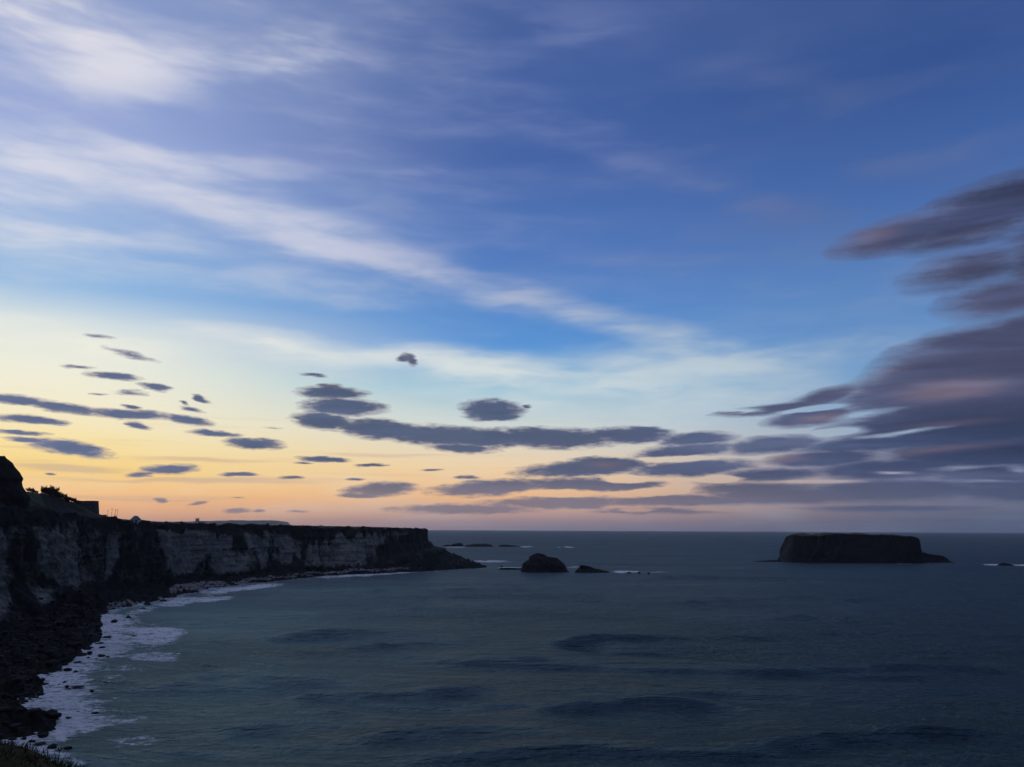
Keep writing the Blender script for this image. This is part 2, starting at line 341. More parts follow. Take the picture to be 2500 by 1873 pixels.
def empty(name, loc, rz=0.0):
    o = bpy.data.objects.new(name, None); col.objects.link(o); o.location = loc; o.rotation_euler = (0, 0, rz)
    o.empty_display_size = 0.5
    return o

def mat(name, build, bump=None):
    m = bpy.data.materials.new(name); m.use_nodes = True; m.node_tree.nodes.clear()
    t = NT(m.node_tree); p = t.n.new('ShaderNodeBsdfPrincipled'); out = t.n.new('ShaderNodeOutputMaterial')
    t.l.new(p.outputs[0], out.inputs[0]); build(t, p); return m
def posn(t):
    g = t.n.new('ShaderNodeNewGeometry'); return g.outputs['Position']
def bumpit(t, p, h, strength, dist):
    b = t.n.new('ShaderNodeBump'); b.inputs['Strength'].default_value = strength; b.inputs['Distance'].default_value = dist
    t.put(b.inputs['Height'], h); t.l.new(b.outputs[0], p.inputs['Normal'])

# ------------------------------------------------------------------ materials
def b_land(t, p):
    pos = posn(t)
    n1 = t.noise(t.mapping(pos, scale=(.20, .20, .030)), 1.0, 6, .62)        # drapes down the face
    n2 = t.noise(pos, .55, 6, .65)
    n3 = t.noise(t.mapping(pos, scale=(.03, .03, .5)), 1.0, 4, .6)            # bedding
    pale = t.attr('pale'); grass = t.attr('grass'); beach = t.attr('beach')
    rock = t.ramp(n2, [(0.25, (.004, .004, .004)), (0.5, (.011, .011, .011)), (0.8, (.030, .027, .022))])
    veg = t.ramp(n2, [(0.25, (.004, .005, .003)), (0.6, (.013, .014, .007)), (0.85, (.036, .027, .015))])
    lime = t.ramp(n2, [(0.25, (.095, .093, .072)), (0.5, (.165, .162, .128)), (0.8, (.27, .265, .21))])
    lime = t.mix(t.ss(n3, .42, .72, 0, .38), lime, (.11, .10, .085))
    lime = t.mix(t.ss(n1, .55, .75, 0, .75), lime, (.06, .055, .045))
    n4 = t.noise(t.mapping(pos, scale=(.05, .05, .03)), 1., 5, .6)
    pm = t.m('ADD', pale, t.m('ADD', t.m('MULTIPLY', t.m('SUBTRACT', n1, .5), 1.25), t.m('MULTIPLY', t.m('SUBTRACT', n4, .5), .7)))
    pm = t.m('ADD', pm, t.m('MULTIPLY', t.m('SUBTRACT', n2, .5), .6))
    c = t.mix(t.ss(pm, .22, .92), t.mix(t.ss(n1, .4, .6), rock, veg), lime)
    gcol = t.ramp(t.noise(pos, .12, 6, .65), [(0.25, (.018, .026, .009)), (0.5, (.040, .052, .018)), (0.8, (.070, .062, .028))])
    gm = t.m('ADD', grass, t.m('MULTIPLY', t.m('SUBTRACT', n2, .5), .8))
    c = t.mix(t.ss(gm, .4, .65), c, gcol)
    bcol = t.ramp(n2, [(0.3, (.14, .125, .11)), (0.7, (.30, .27, .24))])
    bm_ = t.m('ADD', beach, t.m('MULTIPLY', t.m('SUBTRACT', n2, .5), .9))
    c = t.mix(t.ss(bm_, .4, .6), c, bcol)
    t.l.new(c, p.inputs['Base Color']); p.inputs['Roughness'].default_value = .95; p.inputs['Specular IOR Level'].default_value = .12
    bumpit(t, p, n2, .7, .8)
M_land = mat('land', b_land)

def b_rock(t, p):
    pos = posn(t); n = t.noise(pos, .5, 6, .65); n1 = t.noise(t.mapping(pos, scale=(.3, .3, .06)), 1., 5, .6)
    c = t.ramp(n, [(.25, (.003, .003, .003)), (.55, (.008, .008, .007)), (.85, (.026, .021, .014))])
    c = t.mix(t.ss(n1, .5, .7, 0, .6), c, (.010, .009, .008))
    t.l.new(c, p.inputs['Base Color']); p.inputs['Roughness'].default_value = .9; p.inputs['Specular IOR Level'].default_value = .15
    bumpit(t, p, n, .8, .6)
M_rock = mat('dark_basalt', b_rock)
def b_wet(t, p):
    pos = posn(t); n = t.noise(pos, 1.1, 5, .6)
    c = t.ramp(n, [(.3, (.003, .003, .003)), (.8, (.013, .012, .011))])
    t.l.new(c, p.inputs['Base Color']); p.inputs['Roughness'].default_value = .75; p.inputs['Specular IOR Level'].default_value = .2
    bumpit(t, p, n, .7, .3)
M_wet = mat('wet_boulder', b_wet)
def b_turf(t, p):
    pos = posn(t); n = t.noise(pos, .25, 5, .6)
    c = t.ramp(n, [(.3, (.050, .050, .022)), (.7, (.115, .098, .050))])
    t.l.new(c, p.inputs['Base Color']); p.inputs['Roughness'].default_value = 1; p.inputs['Specular IOR Level'].default_value = 0.05
M_turf = mat('island_turf', b_turf)
def plain(name, c, rough=.85, amp=.35, sc=2.0, spec=.2):
    def f(t, p):
        n = t.noise(posn(t), sc, 5, .6)
        a = tuple(v * (1 - amp) for v in c); b = tuple(min(1, v * (1 + amp)) for v in c)
        t.l.new(t.ramp(n, [(.25, a), (.75, b)]), p.inputs['Base Color'])
        p.inputs['Roughness'].default_value = rough; p.inputs['Specular IOR Level'].default_value = spec
    return mat(name, f)
M_grass = plain('foreground_grass', (.026, .025, .009), 1, .6, 1.2, .05)
M_dry = plain('dry_stem', (.035, .028, .018), .9, .4, 8)
M_twig = plain('bare_twigs', (.030, .024, .016), .95, .4, 3)
M_stone = plain('ruin_stone', (.060, .058, .058), .95, .6, .9)
M_cope = plain('coping_stone', (.030, .022, .020), .95, .4, .9)
M_white = plain('limewash', (.42, .42, .41), .8, .1, 1.0)
M_slate = plain('slate_roof', (.07, .075, .085), .7, .3, 1.0)
M_dark = plain('dark_opening', (.015, .015, .018), .5, .3, 1.0)
M_pole = plain('creosoted_wood', (.035, .026, .02), .9, .3, 3)
M_far = plain('far_land', (.035, .040, .030), 1, .4, .01)

# ------------------------------------------------------------------ land: cliff line lofted from rails
SKY = np.array([(-900, 1190), (-300, 1190), (-60, 1190), (0, 1196), (50, 1199), (75, 1200), (100, 1205), (150, 1214), (200, 1232), (245, 1258), (262, 1261), (285, 1265),
                (320, 1273), (350, 1272), (370, 1273), (400, 1275), (430, 1277), (480, 1281.5), (560, 1282.5), (700, 1283.5), (830, 1285), (930, 1288), (1000, 1290.5), (1040, 1292), (1100, 1292)], float)
CDEP = np.array([(-900, 320), (-60, 360), (60, 380), (120, 395), (200, 440), (250, 500), (300, 640), (370, 850), (430, 1200), (470, 1640), (700, 1640), (830, 1250), (1000, 985), (1040, 955), (1100, 960)], float)
def px_of(P): 
    a, b = project(np.asarray(P, float)[None, :]); return a[0], b[0]
# water, cliff foot, cliff top
ST = [((-96, 40, 0), (-140, 45, 12), (-165, 40, 54)), ((-100, 105, 0), (-150, 120, 10), (-172, 112, 53)), (on_z(18, 1800), (-158, 180, 10), (-180, 165, 52)), (on_z(122, 1772), (-162, 225, 9.5), (-184, 215, 51)),
      (on_z(95, 1715), (-165, 245, 9), (-187, 240, 50.6)), (on_z(100, 1655), (-168, 275, 8.5), (-190, 275, 50.2)), (on_z(222, 1586), (-185, 335, 8), (-207, 335, 49.8)), (on_z(238, 1535), (-206, 400, 7), (-226, 402, 49.3)),
      (on_z(260, 1490), (-233, 452, 6), (-248, 460, 48.8)), (on_z(330, 1478), (-236, 482, 6), (-252, 492, 48)), (on_z(400, 1462), (-237, 522, 5.5), (-253, 535, 47)), (on_z(530, 1433), (-237, 622, 5), (-250, 632, 45.3)),
      (on_z(610, 1424), (-224, 668, 4.5), (-240, 680, 44.8)), (on_z(690, 1417), (-210, 705, 4.5), (-224, 722, 44.6)), (on_z(800, 1405), (-187, 785, 4), (-199, 803, 44)), (on_z(950, 1399), (-136, 835, 4), (-148, 855, 43)),
      (on_z(1060, 1394), (-96, 878, 7), (-112, 902, 42.3)), (on_z(1130, 1389), (-85, 912, 12), (-97, 930, 41.8)), (on_z(1188, 1386), (-83, 940, 12.5), (-95, 952, 41.2)), ((-32, 965, 0), (-74, 985, 14), (-104, 985, 41)),
      ((-90, 1020, 0), (-120, 1020, 10), (-140, 1008, 42)), ((-260, 1060, 0), (-275, 1045, 8), (-285, 1030, 44))]
rails = [[] for _ in range(7)]
for i, (W_, B_, T_) in enumerate(ST):
    W_, B_, T_ = (np.array(v, float) for v in (W_, B_, T_))
    out = W_ - B_; out[2] = 0; out /= np.linalg.norm(out)
    W0 = W_ + out * 14; W0[2] = -5
    if T_[1] > 60:
        p0, _ = px_of(T_)
    else: p0 = -900
    p0 = max(-900, min(1040, p0))
    if i < 19 and T_[1] > 130:
        ysk = np.interp(p0, SKY[:, 0], SKY[:, 1]); dep = max(np.interp(p0, CDEP[:, 0], CDEP[:, 1]), T_[1] + 40)
        P2 = at_y(p0 - 4, ysk, dep); P1 = T_ * .45 + P2 * .55
        e1 = T_[2] + (P2[2] - T_[2]) * .42; P1[2] = e1
        P3 = at_y(p0 - 30, ysk + 14, dep * 1.5)
    elif i < 19:
        P1 = T_ + np.array((-45, 15, 6)); P2 = T_ + np.array((-130, 60, 14)); P3 = T_ + np.array((-300, 120, 12))
    else:
        P1 = T_ + np.array((-15, -8, .6)); P2 = T_ + np.array((-30, -14, .9)); P3 = T_ + np.array((-45, -20, 1.0))
    for k, v in enumerate((W0, W_, B_, T_, P1, P2, P3)): rails[k].append(v)
rails = [np.array(r) for r in rails]
mid = (rails[1] + rails[3]) / 2
seg = np.r_[0, np.cumsum(np.linalg.norm(np.diff(mid, axis=0), axis=1))]
NS = 1350
sv_ = np.linspace(0, seg[-1], NS)
def spline(r):
    """monotone-ish Hermite interpolation of a rail along arc length"""
    m_ = np.zeros_like(r); d = np.diff(r, axis=0) / np.diff(seg)[:, None]
    m_[1:-1] = (d[1:] + d[:-1]) / 2; m_[0] = d[0]; m_[-1] = d[-1]
    m_ *= .8
    k = np.clip(np.searchsorted(seg, sv_, 'right') - 1, 0, len(seg) - 2)
    h = (seg[k + 1] - seg[k])[:, None]; t = ((sv_ - seg[k])[:, None]) / h
    return (2*t**3-3*t**2+1)*r[k] + (t**3-2*t**2+t)*h*m_[k] + (-2*t**3+3*t**2)*r[k+1] + (t**3-t**2)*h*m_[k+1]
RR = [spline(r) for r in rails]
cuts = [5, 34, 92, 30, 26, 8]
rows, tt = [], []
for k, n in enumerate(cuts):
    for j in range(n):
        f = j / n
        g = f
        q = RR[k] * (1 - g) + RR[k + 1] * g
        if k == 2:                                          # stepped point of the headland, plumb faces elsewhere
            hs = np.interp(f, [0, .20, .30, .46, .55, 1], [0, .10, .52, .62, .84, 1]); hp = np.interp(f, [0, .25, .8, 1], [0, .35, .75, 1])
            wt = smooth(seg[15], seg[17], sv_) * (1 - smooth(seg[19], seg[20], sv_))
            hf = hp * (1 - wt) + hs * wt
            q[:, :2] = RR[k][:, :2] * (1 - hf)[:, None] + RR[k + 1][:, :2] * hf[:, None]
        rows.append(q); tt.append(k + f)
rows.append(RR[-1]); tt.append(6.0)
G = np.array(rows); TT = np.array(tt)[:, None] * np.ones((1, NS)); SS = np.ones((len(tt), 1)) * sv_[None, :]
tang = np.gradient(RR[3], axis=0); tang[:, 2] = 0
ker = np.ones(61) / 61
tang = np.stack([np.convolve(np.pad(tang[:, k], 30, 'edge'), ker, 'valid') for k in range(3)], 1)
tang /= np.linalg.norm(tang, axis=1)[:, None]
outn = np.stack([tang[:, 1], -tang[:, 0], 0 * tang[:, 0]], 1)     # towards the water
Zb = G[..., 2]
face = smooth(1.55, 2.1, TT) * (1 - smooth(2.92, 3.35, TT))
shore = smooth(.6, 1.1, TT) * (1 - smooth(1.9, 2.25, TT))
topm = smooth(2.9, 3.2, TT)
but = fbm(SS / 21, Zb / 90, 0, 3, 11)
but2 = 1 - np.abs(fbm(SS / 8.5, Zb / 30, 3, 4, 23)) * 1.6
rug = fbm(SS / 3.2, Zb / 4.5, 1, 4, 31)
stra = fbm(SS / 50, Zb / 2.6, 5, 3, 41)
edge = fbm(SS / 9, 0 * SS, 2, 5, 53)
tipw = (1 - .65 * (smooth(seg[15], seg[17], sv_) * (1 - smooth(seg[19], seg[20], sv_))))[None, :]
disp = face * tipw * (but * 6.5 + but2 * 3.6 + rug * 1.3 + stra * .9) + shore * fbm(SS / 12, TT * 4, 0, 4, 61) * 3.0
G = G + outn[None, :, :] * disp[..., None]
blocks = np.maximum(fbm(SS / 3.4, TT * 11, 0, 3, 71, .55), -.15)
G[..., 2] += shore * (blocks * 2.3 + fbm(SS / 14, TT * 3, 0, 3, 73) * 1.6) * smooth(.55, 1.25, TT)
G[..., 2] += (1 - smooth(.95, 1.3, TT)) * smooth(.3, 1, TT) * np.maximum(fbm(SS / 7, TT * 6, 0, 3, 77), -.3) * 1.5
near = np.exp(-((TT - 3.0) / .35) ** 2)
G[..., 2] += near * (edge * 1.5 + fbm(SS / 3, TT * 5, 1, 3, 79) * .8) * (1 - .30 * smooth(380, 560, G[..., 1]))
depthk = np.clip(G[..., 1] / 700, .35, 1.1)
G[..., 2] += topm * (1 - .5 * smooth(480, 600, G[..., 1])) * (fbm(G[..., 0] / 9, G[..., 1] / 22, 0, 4, 83) * .9 + fbm(G[..., 0] / 2.6, G[..., 1] / 5, 0, 3, 87) * .45) * (1 - .6 * smooth(4.5, 5, TT))
V = G.reshape(-1, 3)
ppx, ppy = project(V)
ppx = ppx.reshape(TT.shape); ppy = ppy.reshape(TT.shape)
def poly_mask(px, py, poly, softpx):
    poly = np.array(poly, float); inside = np.zeros(px.shape, bool); dmin = np.full(px.shape, 1e9)
    n = len(poly)
    for i in range(n):
        a, b = poly[i], poly[(i + 1) % n]
        cond = ((a[1] > py) != (b[1] > py))
        with np.errstate(divide='ignore', invalid='ignore'):
            xi = (b[0] - a[0]) * (py - a[1]) / (b[1] - a[1] + 1e-12) + a[0]
        inside ^= cond & (px < xi)
        ab = b - a; t = np.clip(((px - a[0]) * ab[0] + (py - a[1]) * ab[1]) / (ab @ ab), 0, 1)
        dmin = np.minimum(dmin, np.hypot(px - a[0] - t * ab[0], py - a[1] - t * ab[1]))
    sd_ = np.where(inside, dmin, -dmin)
    return smooth(-softpx, softpx, sd_)
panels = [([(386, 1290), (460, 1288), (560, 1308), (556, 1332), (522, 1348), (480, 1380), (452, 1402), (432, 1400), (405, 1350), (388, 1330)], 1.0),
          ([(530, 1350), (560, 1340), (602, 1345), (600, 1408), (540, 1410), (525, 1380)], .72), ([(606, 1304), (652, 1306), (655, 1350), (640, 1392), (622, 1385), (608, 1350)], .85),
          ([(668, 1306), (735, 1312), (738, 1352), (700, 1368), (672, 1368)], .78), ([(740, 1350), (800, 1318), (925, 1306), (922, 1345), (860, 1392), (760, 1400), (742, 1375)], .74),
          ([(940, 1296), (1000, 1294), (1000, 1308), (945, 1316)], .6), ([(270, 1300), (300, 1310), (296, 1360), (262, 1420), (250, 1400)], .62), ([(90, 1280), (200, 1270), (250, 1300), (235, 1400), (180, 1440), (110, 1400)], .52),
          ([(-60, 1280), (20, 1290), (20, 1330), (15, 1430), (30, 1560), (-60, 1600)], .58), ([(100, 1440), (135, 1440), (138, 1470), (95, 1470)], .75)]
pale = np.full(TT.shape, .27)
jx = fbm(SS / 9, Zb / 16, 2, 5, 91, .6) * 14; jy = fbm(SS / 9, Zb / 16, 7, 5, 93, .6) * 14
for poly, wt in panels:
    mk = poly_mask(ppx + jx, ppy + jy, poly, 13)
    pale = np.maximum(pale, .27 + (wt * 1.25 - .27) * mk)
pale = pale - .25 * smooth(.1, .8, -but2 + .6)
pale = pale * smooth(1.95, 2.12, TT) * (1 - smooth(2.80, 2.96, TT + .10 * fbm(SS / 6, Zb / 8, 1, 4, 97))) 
pale = pale + .0 * TT
grass = smooth(2.9, 3.05, TT) * (.45 + .4 * smooth(3.3, 4.2, TT)) 
lush = poly_mask(ppx, ppy, [(500, 1278), (1040, 1285), (1040, 1292), (700, 1290), (560, 1292)], 4)
grass = np.clip(grass * (.75 + .6 * fbm(V[:, 0].reshape(TT.shape) / 25, V[:, 1].reshape(TT.shape) / 40, 0, 4, 99)) + .5 * lush * topm, 0, 1)
beach = np.zeros(TT.shape)
for poly, wt in [([(405, 1436), (440, 1424), (545, 1420), (560, 1430), (470, 1440), (415, 1448)], 1.0), ([(258, 1474), (300, 1464), (345, 1468), (330, 1476), (262, 1490)], .85),
                 ([(600, 1410), (900, 1386), (1000, 1382), (1000, 1390), (800, 1402), (620, 1418)], .62), ([(1080, 1372), (1130, 1360), (1155, 1372), (1120, 1386), (1060, 1388)], .36), ([(560, 1420), (640, 1408), (640, 1414), (570, 1428)], .8),
                 ([(110, 1505), (170, 1512), (250, 1520), (245, 1530), (160, 1530), (105, 1515)], .42)]:
    beach = np.maximum(beach, wt * poly_mask(ppx + jx * .5, ppy + jy * .3, poly, 4))
beach *= (TT > .9) & (TT < 2.4)
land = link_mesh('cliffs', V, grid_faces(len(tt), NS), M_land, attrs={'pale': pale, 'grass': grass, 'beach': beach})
tag(land, kind='structure')
shore_xy = RR[1][:, :2]

# ------------------------------------------------------------------ sea
rr = [45.0]
while rr[-1] < 21000:
    r_ = rr[-1]
    rr.append(r_ + min(max(.75, r_ * r_ / (H * 836) * .85), r_ * .022))
rr = np.array(rr)
th = np.r_[np.linspace(-105, -37, 60)[:-1], np.linspace(-37, 37, 600), np.linspace(37, 105, 60)[1:]]
RG, TH = np.meshgrid(rr, np.radians(th), indexing='ij')
X = (RG * np.sin(TH)).ravel(); Y = (RG * np.cos(TH)).ravel()
def seg_dist(X, Y, pts, reach):
    """distance to a polyline, signed side and position along it"""
    best = np.full(X.shape, 1e9); side = np.zeros(X.shape); along = np.zeros(X.shape)
    pts = np.asarray(pts, float)
    idx = np.where((X > pts[:, 0].min() - reach) & (X < pts[:, 0].max() + reach) & (Y > pts[:, 1].min() - reach) & (Y < pts[:, 1].max() + reach))[0]
    x, y = X[idx], Y[idx]; bb = np.full(x.shape, 1e9); s_ = np.zeros(x.shape); al = np.zeros(x.shape); n = len(pts) - 1
    for i in range(n):
        a, b = pts[i], pts[i + 1]; ab = b - a
        t = np.clip(((x - a[0]) * ab[0] + (y - a[1]) * ab[1]) / (ab @ ab + 1e-9), 0, 1)
        dx_, dy_ = x - a[0] - t * ab[0], y - a[1] - t * ab[1]; d = np.hypot(dx_, dy_)
        m_ = d < bb
        bb[m_] = d[m_]; al[m_] = (i + t[m_]) / n
        cr = ab[0] * dy_ - ab[1] * dx_; s_[m_] = np.sign(cr[m_])
    best[idx] = bb; side[idx] = s_; along[idx] = al
    return best, side, along
fade = 1 / (1 + (np.hypot(X, Y) / 900) ** 2)
wx = fbm(X / 90, Y / 70, 0, 3, 5) * 14
Zs = np.zeros(X.shape)
for L, ang, A, sd0 in ((46, 8, .55, 1), (31, -6, .36, 2), (21, 14, .10, 3), (13, -14, .10, 4), (7.5, 10, .075, 6)):
    kx, ky = math.sin(R(ang)), math.cos(R(ang))
    ph = (X * kx + Y * ky + wx * min(1, L / 30)) * 2 * math.pi / L
    env = np.clip(.5 + .9 * fbm(X / (L * 5.5), Y / (L * 1.6), 0, 2, 100 + sd0), 0, 1.6)
    Zs += A * env * (np.sin(ph) + .25 * np.cos(2 * ph))
Zs *= fade * 1.25
crests = [([(470, 1572), (560, 1568), (650, 1560), (740, 1556), (860, 1549), (1000, 1550)], .75), ([(700, 1716), (800, 1707), (900, 1702), (1000, 1700), (1100, 1691), (1180, 1683)], .95),
          ([(460, 1588), (510, 1618), (560, 1645), (610, 1660), (720, 1662), (860, 1664)], .6), ([(1460, 1733), (1560, 1724), (1660, 1726), (1740, 1732)], .9), ([(1300, 1740), (1400, 1734), (1460, 1733)], .5),
          ([(600, 1755), (700, 1745), (800, 1750), (930, 1760)], .6), ([(680, 1452), (850, 1445), (1000, 1446), (1200, 1442), (1350, 1440)], .7), ([(860, 1586), (1000, 1582), (1120, 1578)], .5),
          ([(1280, 1585), (1400, 1570), (1500, 1563), (1650, 1562), (1930, 1560)], .75), ([(1150, 1618), (1250, 1616), (1330, 1612)], .4), ([(1500, 1415), (1700, 1412), (1900, 1416), (2050, 1424)], .8), ([(1850, 1508), (2000, 1510), (2100, 1520)], .6),
          ([(560, 1655), (480, 1660), (420, 1672)], .4), ([(1850, 1840), (2000, 1812), (2250, 1800), (2480, 1800)], .9), ([(900, 1800), (1050, 1790), (1200, 1785), (1350, 1790)], .5), ([(520, 1790), (640, 1778), (740, 1775)], .5),
          ([(700, 1500), (900, 1490), (1080, 1492)], .45), ([(330, 1600), (430, 1597), (470, 1592)], .35), ([(1700, 1470), (1900, 1462), (2200, 1468)], .5), ([(1950, 1640), (2150, 1630), (2400, 1640)], .5), ([(1100, 1840), (1400, 1830), (1700, 1845)], .5)]
cw1 = fbm(X / 25, Y / 25, 0, 2, 8) * 2; cw2 = fbm(X / 22, Y / 60, 0, 3, 9)
for pts, A in crests:
    wp = np.array([on_z(*p)[:2] for p in pts]); wp = np.vstack([wp[0] + (wp[0] - wp[1]) * 1.3, wp, wp[-1] + (wp[-1] - wp[-2]) * 1.3])
    mY = wp[:, 1].mean(); wd = 2.6 + mY / 120
    d, s_, al = seg_dist(X + cw1, Y + cw2 * wd * .55, wp, wd * 5)
    toward = np.where((Y < np.interp(X, wp[np.argsort(wp[:, 0]), 0], wp[np.argsort(wp[:, 0]), 1])), 1, 0)
    prof = np.where(toward > 0, np.exp(-(d / wd) ** 2), np.exp(-(d / (wd * 2.4)) ** 2))
    ends = smooth(0, .4, al) * (1 - smooth(.6, 1, al)) * np.clip(.9 + .18 * cw1, .4, 1.3)
    Zs += A * 2.8 * prof * (.05 + .95 * ends) * np.where((al > 0) & (al < 1), 1, np.exp(-(d / wd) ** 2) * .3)
SP = np.stack([X, Y, 0 * X], 1)
spx, spy = project(SP)
# foam
dsh, _, _ = seg_dist(X, Y, shore_xy[::6], 60)
dsh = np.where(dsh > 1e8, 999, dsh)
nn = fbm(X / 13, Y / 22, 0, 4, 201) 
foam = np.zeros(X.shape)
inner = 1 - smooth(0, 1, (dsh - 4) / (np.where(Y < 430, 21, 12) + 8 * nn))
foam = np.maximum(foam, inner * np.where(Y < 420, .95, np.where(Y < 640, .55, .45)))
ew = .22 * fbm(X / 9, Y / 16, 0, 3, 301)
def ell(cx, cy, hw, hh, rot, wt, sx=0):
    global foam
    c_, s_ = math.cos(R(rot)), math.sin(R(rot))
    u = ((spx - cx) * c_ + (spy - cy) * s_) / hw; v = (-(spx - cx) * s_ + (spy - cy) * c_) / hh
    r_ = np.hypot(u, v) + ew
    foam = np.maximum(foam, wt * (1 - smooth(.45, 1.15, r_)))
for e in [(372, 1552, 84, 38, 4, .95), (320, 1532, 70, 20, 0, .62), (385, 1606, 85, 13, -1, .85), (500, 1464, 90, 9, -4, .85), (440, 1470, 90, 12, -8, .8), (350, 1490, 70, 10, -14, .7), (630, 1433, 75, 7, -6, .95), (560, 1440, 90, 8, -8, .8),
          (900, 1403, 220, 4.5, -3.5, .8), (250, 1560, 50, 12, -6, .75), (225, 1605, 40, 14, -15, .75), (165, 1640, 60, 16, -25, .9), (155, 1690, 66, 42, 10, .85), (190, 1668, 80, 9, -6, .85), (130, 1745, 34, 40, 10, .95), (150, 1800, 28, 20, 25, 1.05),
          (90, 1815, 110, 34, 8, .66), (150, 1850, 110, 24, 10, .6), (310, 1812, 110, 18, -3, .46), (300, 1632, 70, 8, -3, .48), (260, 1660, 60, 16, 0, .42), (230, 1780, 90, 16, 0, .42), (205, 1720, 80, 60, 0, .46), (320, 1640, 60, 6, 5, .5), (640, 1600, 60, 12, 3, .22), (620, 1630, 70, 14, 10, .25),
          (1195, 1371, 60, 4, 0, .8), (1250, 1387, 45, 3.4, 0, .85), (1410, 1385, 40, 3, 0, .6), (1525, 1396, 45, 3.2, 0, .95), (1600, 1397, 60, 2.5, 0, .6), (1285, 1335, 22, 2, 0, .85), (1388, 1336, 18, 2, 0, .9), (1110, 1336, 40, 2.2, 0, .7), (1365, 1336, 8, 1.6, 0, .7),
          (2440, 1379, 55, 3, 1, .95), (2490, 1380, 30, 3, 1, .95), (2200, 1375, 45, 2.2, 0, .8), (1930, 1371, 60, 1.8, 0, .5), (1340, 1395, 30, 2.4, 0, .4), (1800, 1387, 90, 2, 0, .4), (1560, 1374, 120, 2, 0, .3), (1500, 1384, 150, 2.2, 0, .32)]:
    ell(*e)
shallow = np.exp(-np.maximum(dsh, 0) / 45)
bay = np.clip(1 - (spx - 150) / 1250, 0, 1) * smooth(1385, 1440, spy)
silt = np.clip(bay ** 1.5 * (.75 + .35 * fbm(X / 60, Y / 30, 0, 3, 401)), 0, 1)
choppy = .5 + .5 * fbm(X / 120, Y / 60, 0, 4, 501)
Zs += np.where(foam > .5, .12, 0) * vnoise(X / 1.3, Y / 1.3, 0, 77)
SP[:, 2] = Zs
def b_sea(t, p):
    pos = posn(t); fo = t.attr('foam'); si = t.attr('silt'); ch = t.attr('choppy'); sh = t.attr('shallow')
    dist = t.vm('LENGTH', t.vm('SUBTRACT', pos, (0, 0, 42.0)))
    deep = t.mix(si, (.003, .013, .019), (.100, .225, .205))
    c = t.mix(t.m('MULTIPLY', sh, .45), deep, (.055, .060, .054))
    f1 = t.noise(t.mapping(pos, rot=(0, 0, R(8)), scale=(.28, .42, .3)), 1., 7, .68, .4)
    f2 = t.noise(t.mapping(pos, scale=(.9, 1.3, 1)), 1., 5, .65)
    f3 = t.noise(t.mapping(pos, rot=(0, 0, R(5)), scale=(.07, .10, .1)), 1., 4, .6)
    fm = t.m('ADD', t.m('ADD', t.m('MULTIPLY', fo, .85), t.m('MULTIPLY', t.m('SUBTRACT', f1, .5), 2.1)), t.m('ADD', t.m('MULTIPLY', t.m('SUBTRACT', f2, .5), 1.0), t.m('MULTIPLY', t.m('SUBTRACT', f3, .5), .9)))
    fm = t.m('MULTIPLY', t.ss(fm, .38, .80), t.ss(fo, .03, .25))
    fcol = t.ramp(f2, [(.3, (.56, .54, .50)), (.7, (.95, .93, .88))])
    c = t.mix(fm, c, fcol)
    t.l.new(c, p.inputs['Base Color'])
    p.inputs['IOR'].default_value = 1.33; p.inputs['Specular IOR Level'].default_value = 0
    rg = t.ss(dist, 150, 3500, .22, .46, 'LINEAR')
    rg = t.m('ADD', rg, t.m('MULTIPLY', ch, .10)); rg = t.m('ADD', rg, t.m('MULTIPLY', fm, .5))
    t.put(p.inputs['Roughness'], .9)
    # wind ripples, longer and lower away from the eye
    r1 = t.noise(t.mapping(pos, rot=(0, 0, R(-6)), scale=(.40, .55, 1)), 1., 6, .62, .3)
    r2 = t.noise(t.mapping(pos, rot=(0, 0, R(9)), scale=(.075, .14, 1)), 1., 5, .6, .2)
    r3 = t.noise(t.mapping(pos, scale=(.006, .022, 1)), 1., 5, .6)
    hgt = t.m('ADD', t.m('MULTIPLY', r1, t.ss(dist, 120, 900, 1.0, .25)), t.m('ADD', t.m('MULTIPLY', r2, 2.6), t.m('MULTIPLY', r3, t.ss(dist, 400, 3000, 0., 14.))))
    hgt = t.m('MULTIPLY', hgt, t.m('ADD', .45, t.m('MULTIPLY', ch, .9)))
    bumpit(t, p, hgt, 1.0, 2.4)
    nrm = p.inputs['Normal'].links[0].from_socket
    gl = t.n.new('ShaderNodeBsdfGlossy'); gl.inputs['Color'].default_value = (.84, .97, .90, 1); t.put(gl.inputs['Roughness'], rg); t.l.new(nrm, gl.inputs['Normal'])
    fr = t.n.new('ShaderNodeFresnel'); fr.inputs['IOR'].default_value = 1.33; t.l.new(nrm, fr.inputs['Normal'])
    mx = t.n.new('ShaderNodeMixShader'); t.put(mx.inputs[0], t.m('MULTIPLY', t.m('MULTIPLY', t.m('POWER', fr.outputs[0], 1.4), .145), t.ss(fm, 0, 1, 1, .15)))
    t.l.new(p.outputs[0], mx.inputs[1]); t.l.new(gl.outputs[0], mx.inputs[2])
    out = [n for n in t.n if n.type == 'OUTPUT_MATERIAL'][0]; t.l.new(mx.outputs[0], out.inputs[0])
M_sea = mat('sea_water', b_sea)
sea = link_mesh('sea', SP, grid_faces(len(rr), len(th))[:, ::-1], M_sea, attrs={'foam': np.clip(foam, 0, 1.2), 'silt': silt, 'choppy': np.clip(choppy, 0, 1), 'shallow': shallow})
tag(sea, kind='structure')

